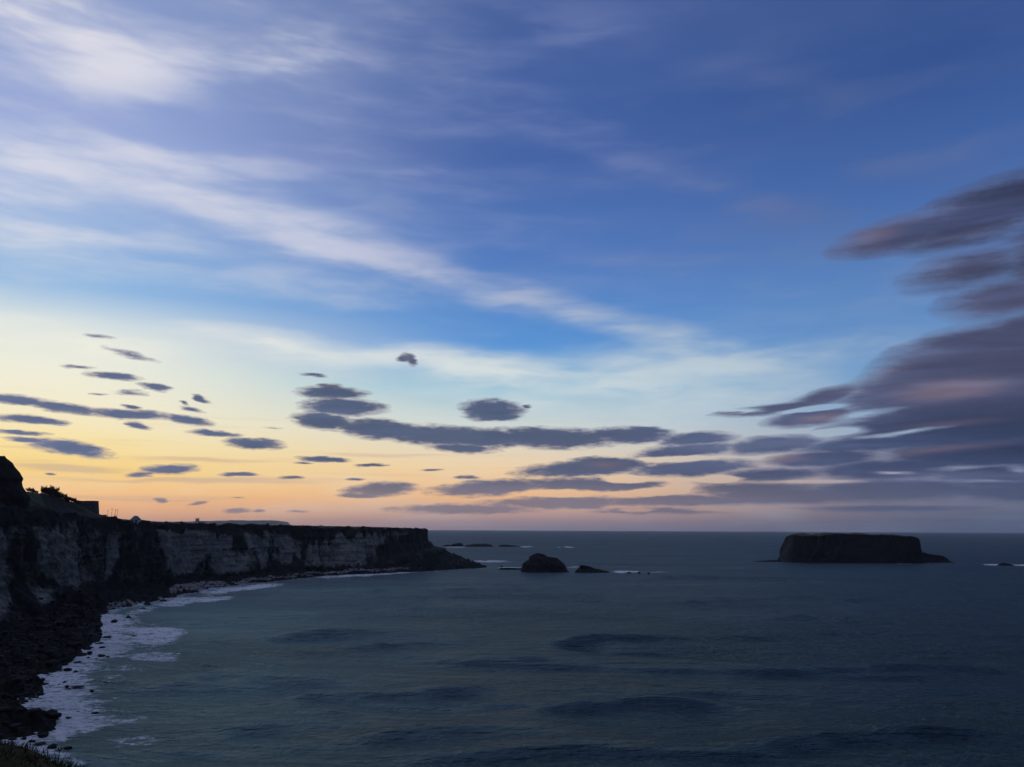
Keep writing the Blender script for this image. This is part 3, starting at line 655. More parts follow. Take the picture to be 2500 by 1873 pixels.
# ------------------------------------------------------------------ rocks from traced silhouettes: rings of uneven radius, real depth
def ring_rock(name, left, right, Y, base_py, mat_, depth=.7, nz=34, na=120, amp=.06, seed=1, z0=-3.0, parent=None, ytop=1.0, zbase=None, colrib=0.0, cap_rise=0.0, e=.8):
    """left/right: silhouette pixels from the base up; Y: depth of the centre line"""
    def prof(l):
        q = np.array([at_y(px, py, Y) for px, py in l]); o = np.argsort(q[:, 2]); return q[o, 2], q[o, 0]
    lz, lx = prof(left); rz, rx = prof(right)
    zt = min(lz.max(), rz.max()); zlo = z0 if zbase is None else zbase
    zs = zlo + (zt - zlo) * np.linspace(0, 1, nz) ** .9
    xl = np.interp(zs, lz, lx); xr = np.interp(zs, rz, rx)
    w0 = (xr - xl).max(); cx0 = (xl[0] + xr[0]) / 2
    th_ = np.linspace(0, 2 * math.pi, na, endpoint=False)
    rws = []
    caps = 9
    for i in range(nz + caps):
        k = min(i, nz - 1); s_ = 1.0 if i < nz else 1 - (i - nz + 1) / caps * .995
        z = zs[k]; cx = (xl[k] + xr[k]) / 2; hw = (xr[k] - xl[k]) / 2
        dy_ = max(hw, .18 * w0 * .5) * depth
        ct, st = np.cos(th_), np.sin(th_)
        ux = np.sign(ct) * np.abs(ct) ** e; uy = np.sign(st) * np.abs(st) ** e
        n = fbm(ct * 2.2 + seed, st * 2.2, z / (w0 * .16), 5, seed * 7) * amp * w0
        n = n + fbm(ct * 9 + seed, st * 9, z / (w0 * .05), 3, seed * 7 + 3) * amp * .35 * w0
        if colrib: n = n + (np.abs(fbm(th_ * 9, 0 * th_, z / 40, 3, seed + 91)) - .3) * colrib * smooth(.1, .5, (z - zlo) / (zt - zlo + 1e-6))
        n = n * (.35 + .65 * np.abs(st))
        x = cx + (ux * hw + ct * n * .9) * s_; y = Y + (uy * dy_ + st * n) * s_
        zz = z + cap_rise * (1 - s_ ** 2) + (fbm(x / (w0 * .09), y / (w0 * .09), 0, 3, seed + 5) * amp * .28 * w0 if i >= nz - 2 else fbm(th_ * 4, 0 * th_, z / (w0 * .1), 3, seed + 6) * amp * .25 * w0)
        rws.append(np.stack([x, y, zz + 0 * x], 1))
    Vr = np.array(rws)
    return Vr, na
def add_rock(name, V_, na, mat_, parent=None, shade=False):
    return link_mesh(name, V_.reshape(-1, 3), grid_faces(len(V_), na, True), mat_, parent, shade)

# flat-topped island: dark cliff, turf cap, low skerry on each end
YI = 42 * F / (1372 - 1297.0)
isl = empty('island', tuple(at_y(2080, 1372, YI) * np.array((1, 1, 0))))
Vi, na = ring_rock('i', [(1905, 1374), (1912, 1362), (1920, 1345), (1928, 1330), (1933, 1315), (1936, 1309)], [(2252, 1374), (2243, 1362), (2238, 1348), (2236, 1336), (2232, 1326), (2228, 1317), (2222, 1310)], YI, 1373, M_rock, depth=.42, nz=44, na=420, amp=.026, seed=3, colrib=7.5, e=.55)
xs_ = Vi[..., 0]; tz = np.interp(CX + xs_ / YI * F, [1930, 1975, 2010, 2060, 2130, 2190, 2225], [.8, 2.0, 2.8, 2.5, 1.8, .2, -1.2])
kk = np.linspace(0, 1, len(Vi))[:, None]
Vi[..., 2] += smooth(.55, .85, kk) * (tz + fbm(xs_ / 9, Vi[..., 1] / 14, 0, 4, 15) * .9)
off = np.array(isl.location)
o = add_rock('cliff', Vi[:48] - off, na, M_rock, isl)
o = add_rock('turf_cap', Vi[44:] + np.array((0, 0, .35)) - off, na, M_turf, isl)
Vs, na = ring_rock('s', [(2215, 1376), (2220, 1352), (2240, 1349)], [(2334, 1376), (2316, 1370), (2312, 1364), (2300, 1357), (2270, 1354), (2258, 1350)], YI + 6, 1374, M_rock, depth=.35, nz=16, na=140, amp=.045, seed=9)
add_rock('skerry', Vs - off, na, M_rock, isl)
Vs, na = ring_rock('s', [(1838, 1371), (1870, 1368.5), (1900, 1367)], [(1960, 1376), (1930, 1367.5), (1910, 1366.5)], YI + 4, 1374, M_rock, depth=.25, nz=10, na=140, amp=.02, seed=10, z0=-1.5)
add_rock('skerry', Vs - off, na, M_rock, isl)
tag(isl, 'large flat-topped island with sheer dark cliffs and thin turf on top', 'island')

def simple_rock(name, left, right, Y, label, cat='rock', group=None, **kw):
    c0 = (at_y(left[0][0], left[0][1], Y) + at_y(right[0][0], right[0][1], Y)) / 2; c0[2] = 0
    V_, na = ring_rock(name, left, right, Y, 0, M_rock, **kw)
    o = add_rock(name, V_ - c0, na, M_rock); o.location = c0
    return tag(o, label, cat, group)
Y1 = 42 * F / (1395 - 1293.0)
simple_rock('sea_stack', [(1272, 1398), (1273, 1388), (1275, 1376), (1289, 1367), (1292, 1360), (1304, 1354), (1313, 1351.5)], [(1393, 1398), (1384, 1392), (1378, 1380), (1370, 1371), (1361, 1362.5), (1338, 1360), (1328, 1354), (1318, 1351)], Y1 + 12, 'tall rounded dark rock standing in the sea off the headland point', depth=.75, nz=34, na=170, amp=.035, seed=21)
simple_rock('sea_stack', [(1397, 1401), (1406, 1393), (1414, 1386), (1418, 1380)], [(1490, 1401), (1484, 1395), (1465, 1390.5), (1452, 1389), (1440, 1383), (1424, 1380.5)], Y1 + 2, 'low jagged rock sloping to the right, beside the tall rounded sea rock', depth=.5, nz=24, na=130, amp=.035, seed=25)
Y2 = 42 * F / (1335 - 1292.5)
for l_, r_, lab, sd_ in [([(1076, 1337), (1085, 1331), (1092, 1330)], [(1106, 1337), (1102, 1332), (1096, 1330)], 'small far skerry touching the headland side of the skerry line', 31), ([(1098, 1337), (1103, 1329), (1112, 1327), (1118, 1326)], [(1133, 1337), (1131, 1331), (1127, 1326), (1122, 1325.5)], 'humped far skerry, highest in the line beyond the headland', 32),
                   ([(1131, 1337), (1138, 1331), (1150, 1329.5), (1158, 1327.8)], [(1209, 1337), (1203, 1333), (1196, 1329), (1186, 1328), (1165, 1327.5)], 'longest low far skerry in the line beyond the headland', 33), ([(1214, 1337), (1218, 1332), (1224, 1330)], [(1285, 1337), (1265, 1334), (1256, 1332), (1240, 1330.5), (1228, 1329.8)], 'outermost far skerry with a tapering tail, ending the skerry line', 34)]:
    simple_rock('skerry', l_, r_, Y2, lab, 'skerry', depth=.35, nz=14, na=110, amp=.03, seed=sd_, z0=-4)
simple_rock('skerry', [(2434, 1382), (2440, 1377), (2448, 1374.5)], [(2480, 1382), (2470, 1379), (2462, 1377), (2452, 1374.3)], 42 * F / (1380 - 1298.0), 'small dark rock amid white surf right of the island', 'rock', depth=.5, nz=12, na=80, amp=.04, seed=41, z0=-2)
simple_rock('reef', [(1215, 1390), (1222, 1387), (1232, 1386.2)], [(1279, 1390), (1274, 1387.4), (1255, 1386.6), (1240, 1386)], 42 * F / (1389 - 1293.0), 'thin low reef between headland point and tall rounded sea rock', 'reef', depth=.15, nz=8, na=90, amp=.012, seed=43, z0=-1.5)
for k, (px, py, hw, lab) in enumerate([(1536, 1397, 7, 'tiny awash rock nearest the low jagged sea rock'), (1560, 1397, 5, 'tiny awash rock, middle of three in line right of jagged rock'), (1583, 1398, 4, 'tiny awash rock farthest right of the three by jagged rock'), (1224, 1382, 4, 'tiny awash rock just above the thin low reef')]):
    simple_rock('awash_rock', [(px - hw * .7, py), (px - hw * .5, py - .4)], [(px + hw * .7, py), (px + hw * .5, py - .45)], 42 * F / (py - 1293.0), lab, 'rock', depth=.6, nz=7, na=30, amp=.05, seed=50 + k, z0=-1)

# crag on the hill at the left
YC = 372
cb = at_y(-10, 1205, YC)
Vc, na = ring_rock('c', [(-90, 1216), (-80, 1180), (-60, 1150), (-30, 1122), (-8, 1113)], [(64, 1216), (54, 1197), (49, 1188), (47, 1176), (50, 1168), (43, 1154), (36, 1147), (29, 1134), (20, 1125), (8, 1113)], YC, 1200, M_rock, depth=.6, nz=44, na=220, amp=.03, seed=61, zbase=cb[2] - 6)
o = add_rock('rock_crag', Vc - cb, na, M_rock); o.location = cb
tag(o, 'big dark rock crag rising above the hill at left edge', 'crag')

# far headland beyond the fields, faded by the air
YF = 12500
prof = [(150, 1280), (300, 1276), (400, 1274), (440, 1273.5), (500, 1272.5), (560, 1270.5), (590, 1269.8), (605, 1271), (662, 1270.3), (666, 1273), (670, 1278), (676, 1282), (684, 1290)]
pxs = np.linspace(150, 684, 240); pys = np.interp(pxs, [a for a, b in prof], [b for a, b in prof]) + fbm(pxs / 14, 0 * pxs, 0, 3, 5) * .35
rw = []
for k, (fz, oy) in enumerate([(0, -500), (.25, -380), (.6, -250), (.9, -120), (1., 0), (1.0, 500), (.9, 1500), (0, 2200)]):
    q = np.array([at_y(a, b, YF) for a, b in zip(pxs, pys)])
    z = (q[:, 2]) * fz
    rw.append(np.stack([q[:, 0] - (oy * .1), q[:, 1] + oy + fbm(pxs / 12, 0 * pxs + k * .3, 0, 4, 7) * 90, np.maximum(z, -2) + (fbm(pxs / 9, 0 * pxs + k, 0, 3, 8) * 7 if 0 < k < 4 else 0)], 1))
tag(link_mesh('headland', np.array(rw).reshape(-1, 3), grid_faces(len(rw), len(pxs)), M_far), kind='structure')

# ------------------------------------------------------------------ ground height lookup on the land mesh
bpy.context.view_layer.update()
dg = bpy.context.evaluated_depsgraph_get()
from mathutils.bvhtree import BVHTree
bv = BVHTree.FromObject(land, dg)
def ground(x, y, z=200.0):
    h = bv.ray_cast(Vector((x, y, z)), Vector((0, 0, -1)))
    return h[0].z if h[0] else 0.0
def on_land(px, py, pmin=0.0):
    d = Vector(ray(px, py)).normalized()
    h = bv.ray_cast(Vector(EYE), d)
    return h[0]
def stand(px, py, back=0.0):
    """first ground met at or below this pixel, moved a little away from the cliff edge"""
    for k in range(60):
        h = on_land(px, py + k)
        if h is not None: break
    Yh = h.y + back; x = h.x * Yh / h.y
    return np.array((x, Yh, ground(x, Yh)))

# ------------------------------------------------------------------ boulders
def rock_mesh(name, seed, sub=2):
    bm = bmesh.new(); bmesh.ops.create_icosphere(bm, subdivisions=sub, radius=1)
    r_ = random.Random(seed); sx, sy, sz = r_.uniform(.8, 1.2), r_.uniform(.6, .95), r_.uniform(.42, .7)
    v = np.array([p.co for p in bm.verts])
    n = fbm(v[:, 0] * 1.3 + seed, v[:, 1] * 1.3, v[:, 2] * 1.3, 3, seed) * .34
    cutd = np.array([r_.uniform(-1, 1) for _ in range(12)]).reshape(4, 3); cutd /= np.linalg.norm(cutd, axis=1)[:, None]
    for k, p in enumerate(bm.verts):
        q = v[k] * (1 + n[k])
        for cdir in cutd:
            dd = q @ cdir
            if dd > .72: q = q - cdir * (dd - .72) * .8
        p.co = (q[0] * sx, q[1] * sy, q[2] * sz)
    me = bpy.data.meshes.new(name); bm.to_mesh(me); bm.free(); me.materials.append(M_wet)
    return me
RM = [rock_mesh('surf_boulder', 100 + k) for k in range(8)]
surf = [(x / 7.37, 1480 + y / 7.37, a / 7.37, b / 7.37) for x, y, a, b in [(2060, 270, 130, 60), (1757, 505, 110, 60), (1935, 550, 80, 30), (1780, 680, 150, 40), (1830, 740, 110, 60), (1610, 830, 100, 70), (1830, 880, 130, 60), (1585, 945, 110, 50), (1735, 950, 90, 70), (1670, 985, 60, 50), (1935, 905, 80, 40), (1385, 1020, 150, 50), (1170, 1055, 90, 40), (1210, 1140, 140, 40), (1095, 1140, 70, 30), (1355, 1190, 130, 80), (1450, 1235, 110, 60), (930, 1200, 90, 50), (1010, 1220, 80, 25), (1120, 1222, 50, 20), (860, 1260, 110, 60), (1070, 1270, 50, 25), (1240, 1270, 70, 25), (1160, 1365, 80, 25), (1065, 1405, 60, 20), (1200, 1440, 90, 30), (1250, 1485, 70, 25), (1410, 1448, 200, 24), (1900, 1385, 120, 60), (1650, 1525, 70, 30), (700, 1555, 100, 40)]]
surf += [(x / 8.85, 1690 + y / 8.85, a / 8.85, b / 8.85) for x, y, a, b in [(950, 220, 100, 40), (1080, 220, 60, 60), (1250, 245, 150, 50), (1290, 360, 140, 60), (1290, 483, 100, 24), (1640, 435, 260, 40), (2050, 460, 150, 50), (1480, 545, 120, 50), (1230, 580, 120, 30), (1140, 1165, 230, 90), (690, 1060, 160, 60), (520, 990, 140, 60), (880, 1110, 200, 50), (1460, 1190, 150, 50), (920, 930, 200, 60)]]
surf += [(x / 3.16, 1400 + y / 3.16, a / 3.16, b / 3.16) for x, y, a, b in [(885, 365, 50, 20), (990, 340, 50, 20), (1140, 235, 60, 25), (1260, 210, 60, 20), (1100, 270, 60, 15), (830, 490, 60, 12), (1035, 483, 40, 10), (770, 545, 70, 20), (1300, 190, 40, 14), (1390, 160, 50, 16), (1450, 145, 60, 16), (1520, 140, 40, 14), (1350, 178, 30, 10)]]
for k, (px, py, wpx, hpx) in enumerate(surf):
    q = on_z(px, py + hpx * .3); s_ = wpx * .5 / F * q[1]
    o = bpy.data.objects.new('surf_boulder', RM[k % 8]); col.objects.link(o)
    o.location = (q[0], q[1], s_ * .06); o.scale = (s_, s_ * random.uniform(.9, 1.3), min(s_, hpx / F * q[1] * 1.15)); o.rotation_euler = (0, 0, random.uniform(-.4, .4))
    lab = ('dark boulder awash in the foam inlet just above the grassy corner' if py > 1780 else 'dark wet boulder in the surf beside the black rock point nearest the viewer' if py > 1692 else
           'dark wet boulder in the broad surf band below the near cliff' if py > 1580 else 'dark wet boulder in the surf inshore of the large foam patch' if py > 1500 else 'dark boulder in the thin surf by the pale shingle pockets')
    if wpx > 25 and py > 1780: lab = 'largest dark boulder in the foam inlet above the grassy corner'
    tag(o, lab, 'boulder', 'boulders awash in the surf below the cliff')
# boulder beach: uncountable dark stones on the shore
vs, fs = [], []
bases = []
for k in range(5):
    m_ = rock_mesh('tmp', 300 + k, 1); bases.append((np.array([v.co for v in m_.vertices]), np.array([p.vertices for p in m_.polygons]))); bpy.data.meshes.remove(m_)
cnt = 0; nvt = 0
for _ in range(9000):
    i = random.randrange(60, int(NS * .80)); f = random.random() ** 1.1 * .95
    p0 = RR[1][i] * (1 - f) + RR[2][i] * f
    if p0[1] < 130: continue
    x, y = p0[0] + random.gauss(0, 2), p0[1] + random.gauss(0, 2)
    g = ground(x, y, 30)
    if g < -.8 or g > 14: continue
    s_ = (.35 + 1.5 * random.random() ** 4) * (1.15 if y < 420 else .8)
    bvx, bfc = bases[cnt % 5]; a = random.uniform(0, 6.28); ca, sa = math.cos(a), math.sin(a)
    q = bvx * s_ * np.array((1, 1, random.uniform(.7, 1.1))); q = np.stack([q[:, 0] * ca - q[:, 1] * sa + x, q[:, 0] * sa + q[:, 1] * ca + y, q[:, 2] + g + s_ * .12], 1)
    vs.append(q); fs.append(bfc + nvt); nvt += len(q); cnt += 1
bb_ = link_mesh('boulder_beach', np.concatenate(vs), np.concatenate(fs), M_wet, shade=False)
tag(bb_, 'dark boulders heaped along the foot of the cliffs', 'boulders', kind='stuff')

# ------------------------------------------------------------------ things on the cliff top
class MB:
    def __init__(s): s.v, s.f = [], []
    def add(s, v, f):
        n = len(s.v); s.v += [tuple(p) for p in v]; s.f += [tuple(i + n for i in q) for q in f]; return s
    def box(s, x0, x1, y0, y1, z0, z1):
        return s.add([(x0, y0, z0), (x1, y0, z0), (x1, y1, z0), (x0, y1, z0), (x0, y0, z1), (x1, y0, z1), (x1, y1, z1), (x0, y1, z1)],
                     [(0, 3, 2, 1), (4, 5, 6, 7), (0, 1, 5, 4), (1, 2, 6, 5), (2, 3, 7, 6), (3, 0, 4, 7)])
    def tube(s, a, b, r0, r1, n=5):
        a, b = Vector(a), Vector(b); d = (b - a).normalized(); u = d.orthogonal().normalized(); w_ = d.cross(u)
        vv = [a + (u * math.cos(k * 6.2832 / n) + w_ * math.sin(k * 6.2832 / n)) * r0 for k in range(n)] + [b + (u * math.cos(k * 6.2832 / n) + w_ * math.sin(k * 6.2832 / n)) * r1 for k in range(n)]
        return s.add(vv, [(k, (k + 1) % n, n + (k + 1) % n, n + k) for k in range(n)] + [tuple(range(n))[::-1], tuple(range(n, 2 * n))])
    def build(s, name, m, parent=None, shade=False): return link_mesh(name, s.v, s.f, m, parent, shade)

# bare wind-bent shrubs
def shrub_parts(seed, h=3.0):
    r_ = random.Random(seed); st = MB(); tw = MB()
    def grow(a, d, L, rad, lvl):
        b = a + d * L
        (st if lvl < 2 else tw).tube(a, b, rad, rad * .62, 4 if lvl < 2 else 3)
        if lvl >= 4: return
        for _ in range(4):
            nd = (d + Vector((r_.uniform(-.8, .95), r_.uniform(-.8, .8), r_.uniform(-.25, .6)))).normalized()
            grow(a + d * L * r_.uniform(.12, 1), nd, L * r_.uniform(.55, .8), max(rad * .6, .032), lvl + 1)
    for _ in range(7):
        grow(Vector((r_.uniform(-.8, .8), r_.uniform(-.6, .6), -.3)), Vector((r_.uniform(-.5, .6), r_.uniform(-.4, .4), 1)).normalized(), h * .36, .09, 0)
    a = st.build('stems', M_twig); b = tw.build('twigs', M_twig)
    ma, mb_ = a.data, b.data; bpy.data.objects.remove(a); bpy.data.objects.remove(b)
    return ma, mb_
SH = [shrub_parts(500 + k) for k in range(3)]
shr = [(110, 1204, 1.3), (118, 1203, 1.5), (127, 1206, 1.45), (135, 1208, 1.25), (143, 1211, 1.2), (151, 1213, 1.15), (159, 1217, 1.1), (167, 1220, 1.05), (175, 1223, 1.), (183, 1227, .95), (190, 1229, .8), (70, 1201, .8), (80, 1202, .75), (88, 1205, .6), (257, 1262, .55), (250, 1261, .4), (122, 1212, 1.2), (146, 1218, 1.0), (165, 1226, 1.0)]
names_shr = {0: 'bare shrub at the uphill end of the row above the ruin', 10: 'last small bare shrub in the row, beside the ruin', 1: 'tallest bare shrub in the row on the hill crest', 11: 'low shrub nearest the rock crag', 12: 'low shrub between the crag and the shrub row, middle of three', 13: 'smallest low shrub downhill of the crag', 14: 'small bush on the skyline between ruin and poles', 15: 'tiny bush at the foot of the ruin wall'}
for k, w_ in enumerate(('third', 'fourth', 'fifth', 'sixth', 'seventh', 'eighth', 'ninth', 'tenth')): names_shr[k + 2] = w_ + ' bare shrub from the uphill end of the row along the hill crest'
for k, w_ in ((16, 'uphill'), (17, 'middle'), (18, 'downhill')): names_shr[k] = 'bare shrub on the slope just below the crest row, ' + w_ + ' of three'
for k, (px, py, s_) in enumerate(shr):
    q = stand(px, py); gz = q[2]
    e = empty('bare_shrub', (q[0], q[1], gz - .1), random.uniform(0, 6.28)); e.scale = (s_ * 1.5, s_ * 1.5, s_ * (1.7 if k < 4 else 1.4))
    for nm, me in zip(('stems', 'twigs'), SH[k % 3]):
        o = bpy.data.objects.new(nm, me); col.objects.link(o); o.parent = e
    tag(e, names_shr.get(k, 'bare wind-bent shrub in the row along the hill crest above the ruin'), 'shrub', 'bare shrubs along the hill crest')

# ruined stone building: battered wall, coping, opening
gq = stand(242, 1260, 3); YR = gq[1]
A_, B_ = at_y(196, 1226, YR + .4), at_y(233, 1224, YR)
zb = ground(B_[0], B_[1]); ru = empty('stone_ruin', (B_[0], B_[1], zb - 1))
ang = math.atan2(A_[1] - B_[1], A_[0] - B_[0]); ru.rotation_euler = (0, 0, ang)
Lr = math.hypot(A_[0] - B_[0], A_[1] - B_[1]) + 2.5; Hr = B_[2] - zb + 1
m_ = MB(); nx, nz_ = 26, 14
fr, bk = [], []
for j in range(nz_ + 1):
    for i in range(nx + 1):
        f = j / nz_; x0 = -.95 * (1 - f); x = x0 + (Lr - x0) * i / nx
        y = .9 * (1 - f) * .6 + .12 * fbm(x * 1.4, f * 9, 0, 3, 9)
        fr.append((x, y + .0, Hr * f)); bk.append((x, -4.0 - .4 * (1 - f), Hr * f))
n1_ = len(fr)
qf = [(j * (nx + 1) + i, j * (nx + 1) + i + 1, (j + 1) * (nx + 1) + i + 1, (j + 1) * (nx + 1) + i) for j in range(nz_) for i in range(nx)]
m_.add(fr + bk, qf + [tuple(k + n1_ for k in q[::-1]) for q in qf] + [(j * (nx + 1), (j + 1) * (nx + 1), (j + 1) * (nx + 1) + n1_, j * (nx + 1) + n1_) for j in range(nz_)] + [(j * (nx + 1) + nx, j * (nx + 1) + nx + n1_, (j + 1) * (nx + 1) + nx + n1_, (j + 1) * (nx + 1) + nx) for j in range(nz_)] + [(nz_ * (nx + 1) + i, nz_ * (nx + 1) + i + 1, nz_ * (nx + 1) + i + 1 + n1_, nz_ * (nx + 1) + i + n1_) for i in range(nx)])
m_.build('wall', M_stone, ru)
for i in range(12):
    MB().box(-.15 + i * Lr / 12, -.15 + (i + .96) * Lr / 12, -4.2, .25, Hr + .003, Hr + .28 + random.uniform(-.06, .08)).build('coping_stone', M_cope, ru)
tag(ru, 'ruined roofless stone building with sloping end wall below the shrub row', 'ruin')

# utility poles beyond the skyline
for px, top, lab, tr in [(264, 1245, 'faintest utility pole, leftmost of four behind the skyline', 0), (274, 1241.5, 'tallest utility pole, second from the ruin', 0), (282, 1244, 'utility pole carrying a transformer drum', 1), (287, 1244, 'rightmost utility pole, next to the transformer pole', 0)]:
    Yp = 780 if px > 270 else 900
    t_ = at_y(px, top, Yp); g = ground(t_[0], t_[1]); g = g if g > 20 else t_[2] - 9
    e = empty('utility_pole', (t_[0], t_[1], g)); h = t_[2] - g
    MB().tube((0, 0, -.3), (0, 0, h), .17, .12, 8).build('pole', M_pole, e, True)
    MB().box(-1.0, 1.0, -.09, -.3, h - .55, h - .38).build('crossarm', M_pole, e)
    for x in (-.85, 0, .85): MB().tube((x, -.19, h - .378), (x, -.19, h - .1), .07, .05, 6).build('insulator', M_dark, e, True)
    if tr: MB().tube((0, -.42, h * .45), (0, -.42, h * .45 + 1.5), .42, .42, 10).build('transformer', M_pole, e, True)
    tag(e, lab, 'utility pole', 'utility poles behind the skyline')

# white gabled hut
q = stand(327, 1279, 1)
print('HUT', q, px_of(q), 'RUIN', gq, px_of(gq))
q[2] += .15
ht = empty('hut', tuple(q), R(8))
hw, hl, wh, rh = 2.5, 3.4, 2.1, 4.4
MB().add([(-hw, 0, -2), (hw, 0, -2), (hw, 2 * hl, -2), (-hw, 2 * hl, -2), (-hw, 0, wh), (hw, 0, wh), (hw, 2 * hl, wh), (-hw, 2 * hl, wh), (0, 0, rh), (0, 2 * hl, rh)],
         [(0, 1, 5, 8, 4), (1, 2, 6, 5), (2, 3, 7, 9, 6), (3, 0, 4, 7)]).build('wall', M_white, ht)
for s_ in (-1, 1):
    MB().add([(0, -.25, rh + .03), (s_ * (hw + .15), -.25, wh - .2), (s_ * (hw + .15), 2 * hl + .25, wh - .2), (0, 2 * hl + .25, rh + .03), (0, -.25, rh + .2), (s_ * (hw + .15), -.25, wh - .03), (s_ * (hw + .15), 2 * hl + .25, wh - .03), (0, 2 * hl + .25, rh + .2)],
             [(0, 1, 2, 3), (4, 5, 6, 7), (0, 1, 5, 4), (1, 2, 6, 5), (2, 3, 7, 6), (3, 0, 4, 7)]).build('roof_slope', M_slate, ht)
MB().box(.75, 1.75, -.05, -.003, -.2, 1.95).build('door', M_dark, ht)
MB().box(-1.3, -.55, -.05, -.003, .8, 1.6).build('window', M_dark, ht)
tag(ht, 'small white gabled hut with a dark door near the cliff edge', 'hut')

# white church with square tower
YCh = 1600
q = at_y(484, 1283, YCh); gz = ground(q[0], q[1]); print('CHURCH', q, gz)
ch = empty('church', tuple(q), R(-6))
sc_ = YCh / F
tx0, tx1 = -8 * sc_, -1.5 * sc_
th_ = 13.5 * sc_ + 1
tw = MB().box(tx0, tx1, 0, 5, -6, th_).build('tower', M_white, ch)
for x in (tx0 + .45, tx1 - .45):
    for y in (.45, 4.55):
        MB().add([(x - .45, y - .45, th_ + .003), (x + .45, y - .45, th_ + .003), (x + .45, y + .45, th_ + .003), (x - .45, y + .45, th_ + .003), (x, y, th_ + 2.2)], [(0, 3, 2, 1), (0, 1, 4), (1, 2, 4), (2, 3, 4), (3, 0, 4)]).build('pinnacle', M_slate, tw)
MB().box((tx0 + tx1) / 2 - .5, (tx0 + tx1) / 2 + .5, -.06, -.004, th_ - 3.4, th_ - 1.4).build('belfry_opening', M_dark, tw)
MB().box((tx0 + tx1) / 2 - .5, (tx0 + tx1) / 2 + .5, -.06, -.004, 1.2, 3.8).build('tower_window', M_dark, tw)
nx1 = 12 * sc_; q[2] += 1.0; ch.location = tuple(q); nh = 6.6 * sc_ 
MB().add([(tx1 + .01, .3, -6), (nx1, .3, -6), (nx1, 7.3, -6), (tx1 + .01, 7.3, -6), (tx1 + .01, .3, nh), (nx1, .3, nh), (nx1, 7.3, nh), (tx1 + .01, 7.3, nh), (tx1 + .01, 3.8, nh + 1.7), (nx1, 3.8, nh + 1.7)],
         [(0, 1, 5, 4), (1, 2, 6, 9, 5), (2, 3, 7, 6), (3, 0, 4, 8, 7)]).build('nave', M_white, ch)
for y0, y1 in ((.0, 3.8), (7.6, 3.8)):
    s_ = -1 if y0 < 3 else 1
    MB().add([(tx1 + .02, y0, nh - .2), (nx1 + .3, y0, nh - .2), (nx1 + .3, y1, nh + 1.75), (tx1 + .02, y1, nh + 1.75), (tx1 + .02, y0, nh + .05), (nx1 + .3, y0, nh + .05), (nx1 + .3, y1, nh + 2.0), (tx1 + .02, y1, nh + 2.0)],
             [(0, 1, 2, 3), (4, 5, 6, 7), (0, 1, 5, 4), (1, 2, 6, 5), (2, 3, 7, 6), (3, 0, 4, 7)]).build('roof_slope', M_slate, ch)
for k in range(3):
    x = tx1 + 1.6 + k * 3.2
    MB().box(x, x + .9, .24, .297, 1.0, 3.2).build('nave_window', M_dark, ch)
tag(ch, 'distant white church with a square pinnacled tower on the cliff-top fields', 'church')

# ------------------------------------------------------------------ grassy slope under the viewer
ed = [at_y(-500, 1730, 15), at_y(-250, 1765, 18), at_y(-60, 1800, 20), at_y(0, 1815, 20), at_y(40, 1826, 20), at_y(90, 1840, 20), at_y(140, 1855, 20), at_y(200, 1874, 20), at_y(300, 1925, 20), at_y(700, 2100, 17), at_y(1250, 2500, 13), at_y(1900, 2700, 11), at_y(2700, 2800, 10)]
ed = np.array(ed); tpar = np.linspace(0, 1, len(ed)); te = np.linspace(0, 1, 260)
E = np.stack([np.interp(te, tpar, ed[:, k]) for k in range(3)], 1)
rws = []
back = np.stack([np.linspace(-30, 26, 260), np.full(260, -6.0), np.full(260, 40.6)], 1)
for j in range(40):
    f = j / 39
    q = back * (1 - f) + E * f
    q[:, 2] += .9 * math.sin(f * math.pi) * .5 * np.exp(-((q[:, 0] + 8) / 10) ** 2) * .2
    q[:, 2] += fbm(q[:, 0] / 1.1, q[:, 1] / 1.1, 0, 4, 801) * .13 + fbm(q[:, 0] / 3.5, q[:, 1] / 3.5, 0, 2, 803) * .12 - .05
    rws.append(q)
for j in range(1, 14):
    q = rws[39].copy(); q[:, 1] += j * 1.6; q[:, 2] -= j * 2.2 + j * j * .12; q[:, 2] += fbm(q[:, 0] / 1.5, q[:, 2] / 1.5, 0, 3, 805) * .3
    rws.append(q)
q = rws[0].copy()
bk_ = [np.stack([q[:, 0] * 6, np.full(260, -260.0), np.full(260, 46.0)], 1), np.stack([q[:, 0] * 2.5, np.full(260, -60.0), np.full(260, 41.5)], 1)]
rws = bk_ + rws
fgv = np.array(rws)
fg = link_mesh('grass_slope', fgv.reshape(-1, 3), grid_faces(len(rws), 260)[:, ::-1], M_grass)
tag(fg, kind='structure')
# blades on the visible edge
vs, fs = [], []
for _ in range(9000):
    i = random.randrange(25, 215); j = random.randrange(22, 43)
    p0 = fgv[j, i] + np.array((random.uniform(-.15, .15), random.uniform(-.2, .2), 0))
    h = random.uniform(.04, .11) * (1.8 if random.random() < .02 else 1); a = random.uniform(0, 6.28); wd_ = .012
    lean = np.array((random.gauss(.05, .06), random.gauss(0, .06), h))
    n0 = len(vs); dvx, dvy = math.cos(a) * wd_, math.sin(a) * wd_
    vs += [p0 + (dvx, dvy, -.05), p0 - (dvx, dvy, .05), p0 + lean * .6 - (dvx * .6, dvy * .6, 0), p0 + lean * .6 + (dvx * .6, dvy * .6, 0), p0 + lean * (1.1, 1.1, 1) + (lean[0] * .6, lean[1] * .6, 0)]
    fs += [(n0, n0 + 1, n0 + 2, n0 + 3), (n0 + 3, n0 + 2, n0 + 4)]
tag(link_mesh('grass', vs, fs, M_grass), 'rough grass on the slope at the bottom left corner', 'grass', kind='stuff')
bpy.context.view_layer.update()
bvf = BVHTree.FromObject(fg, bpy.context.evaluated_depsgraph_get())
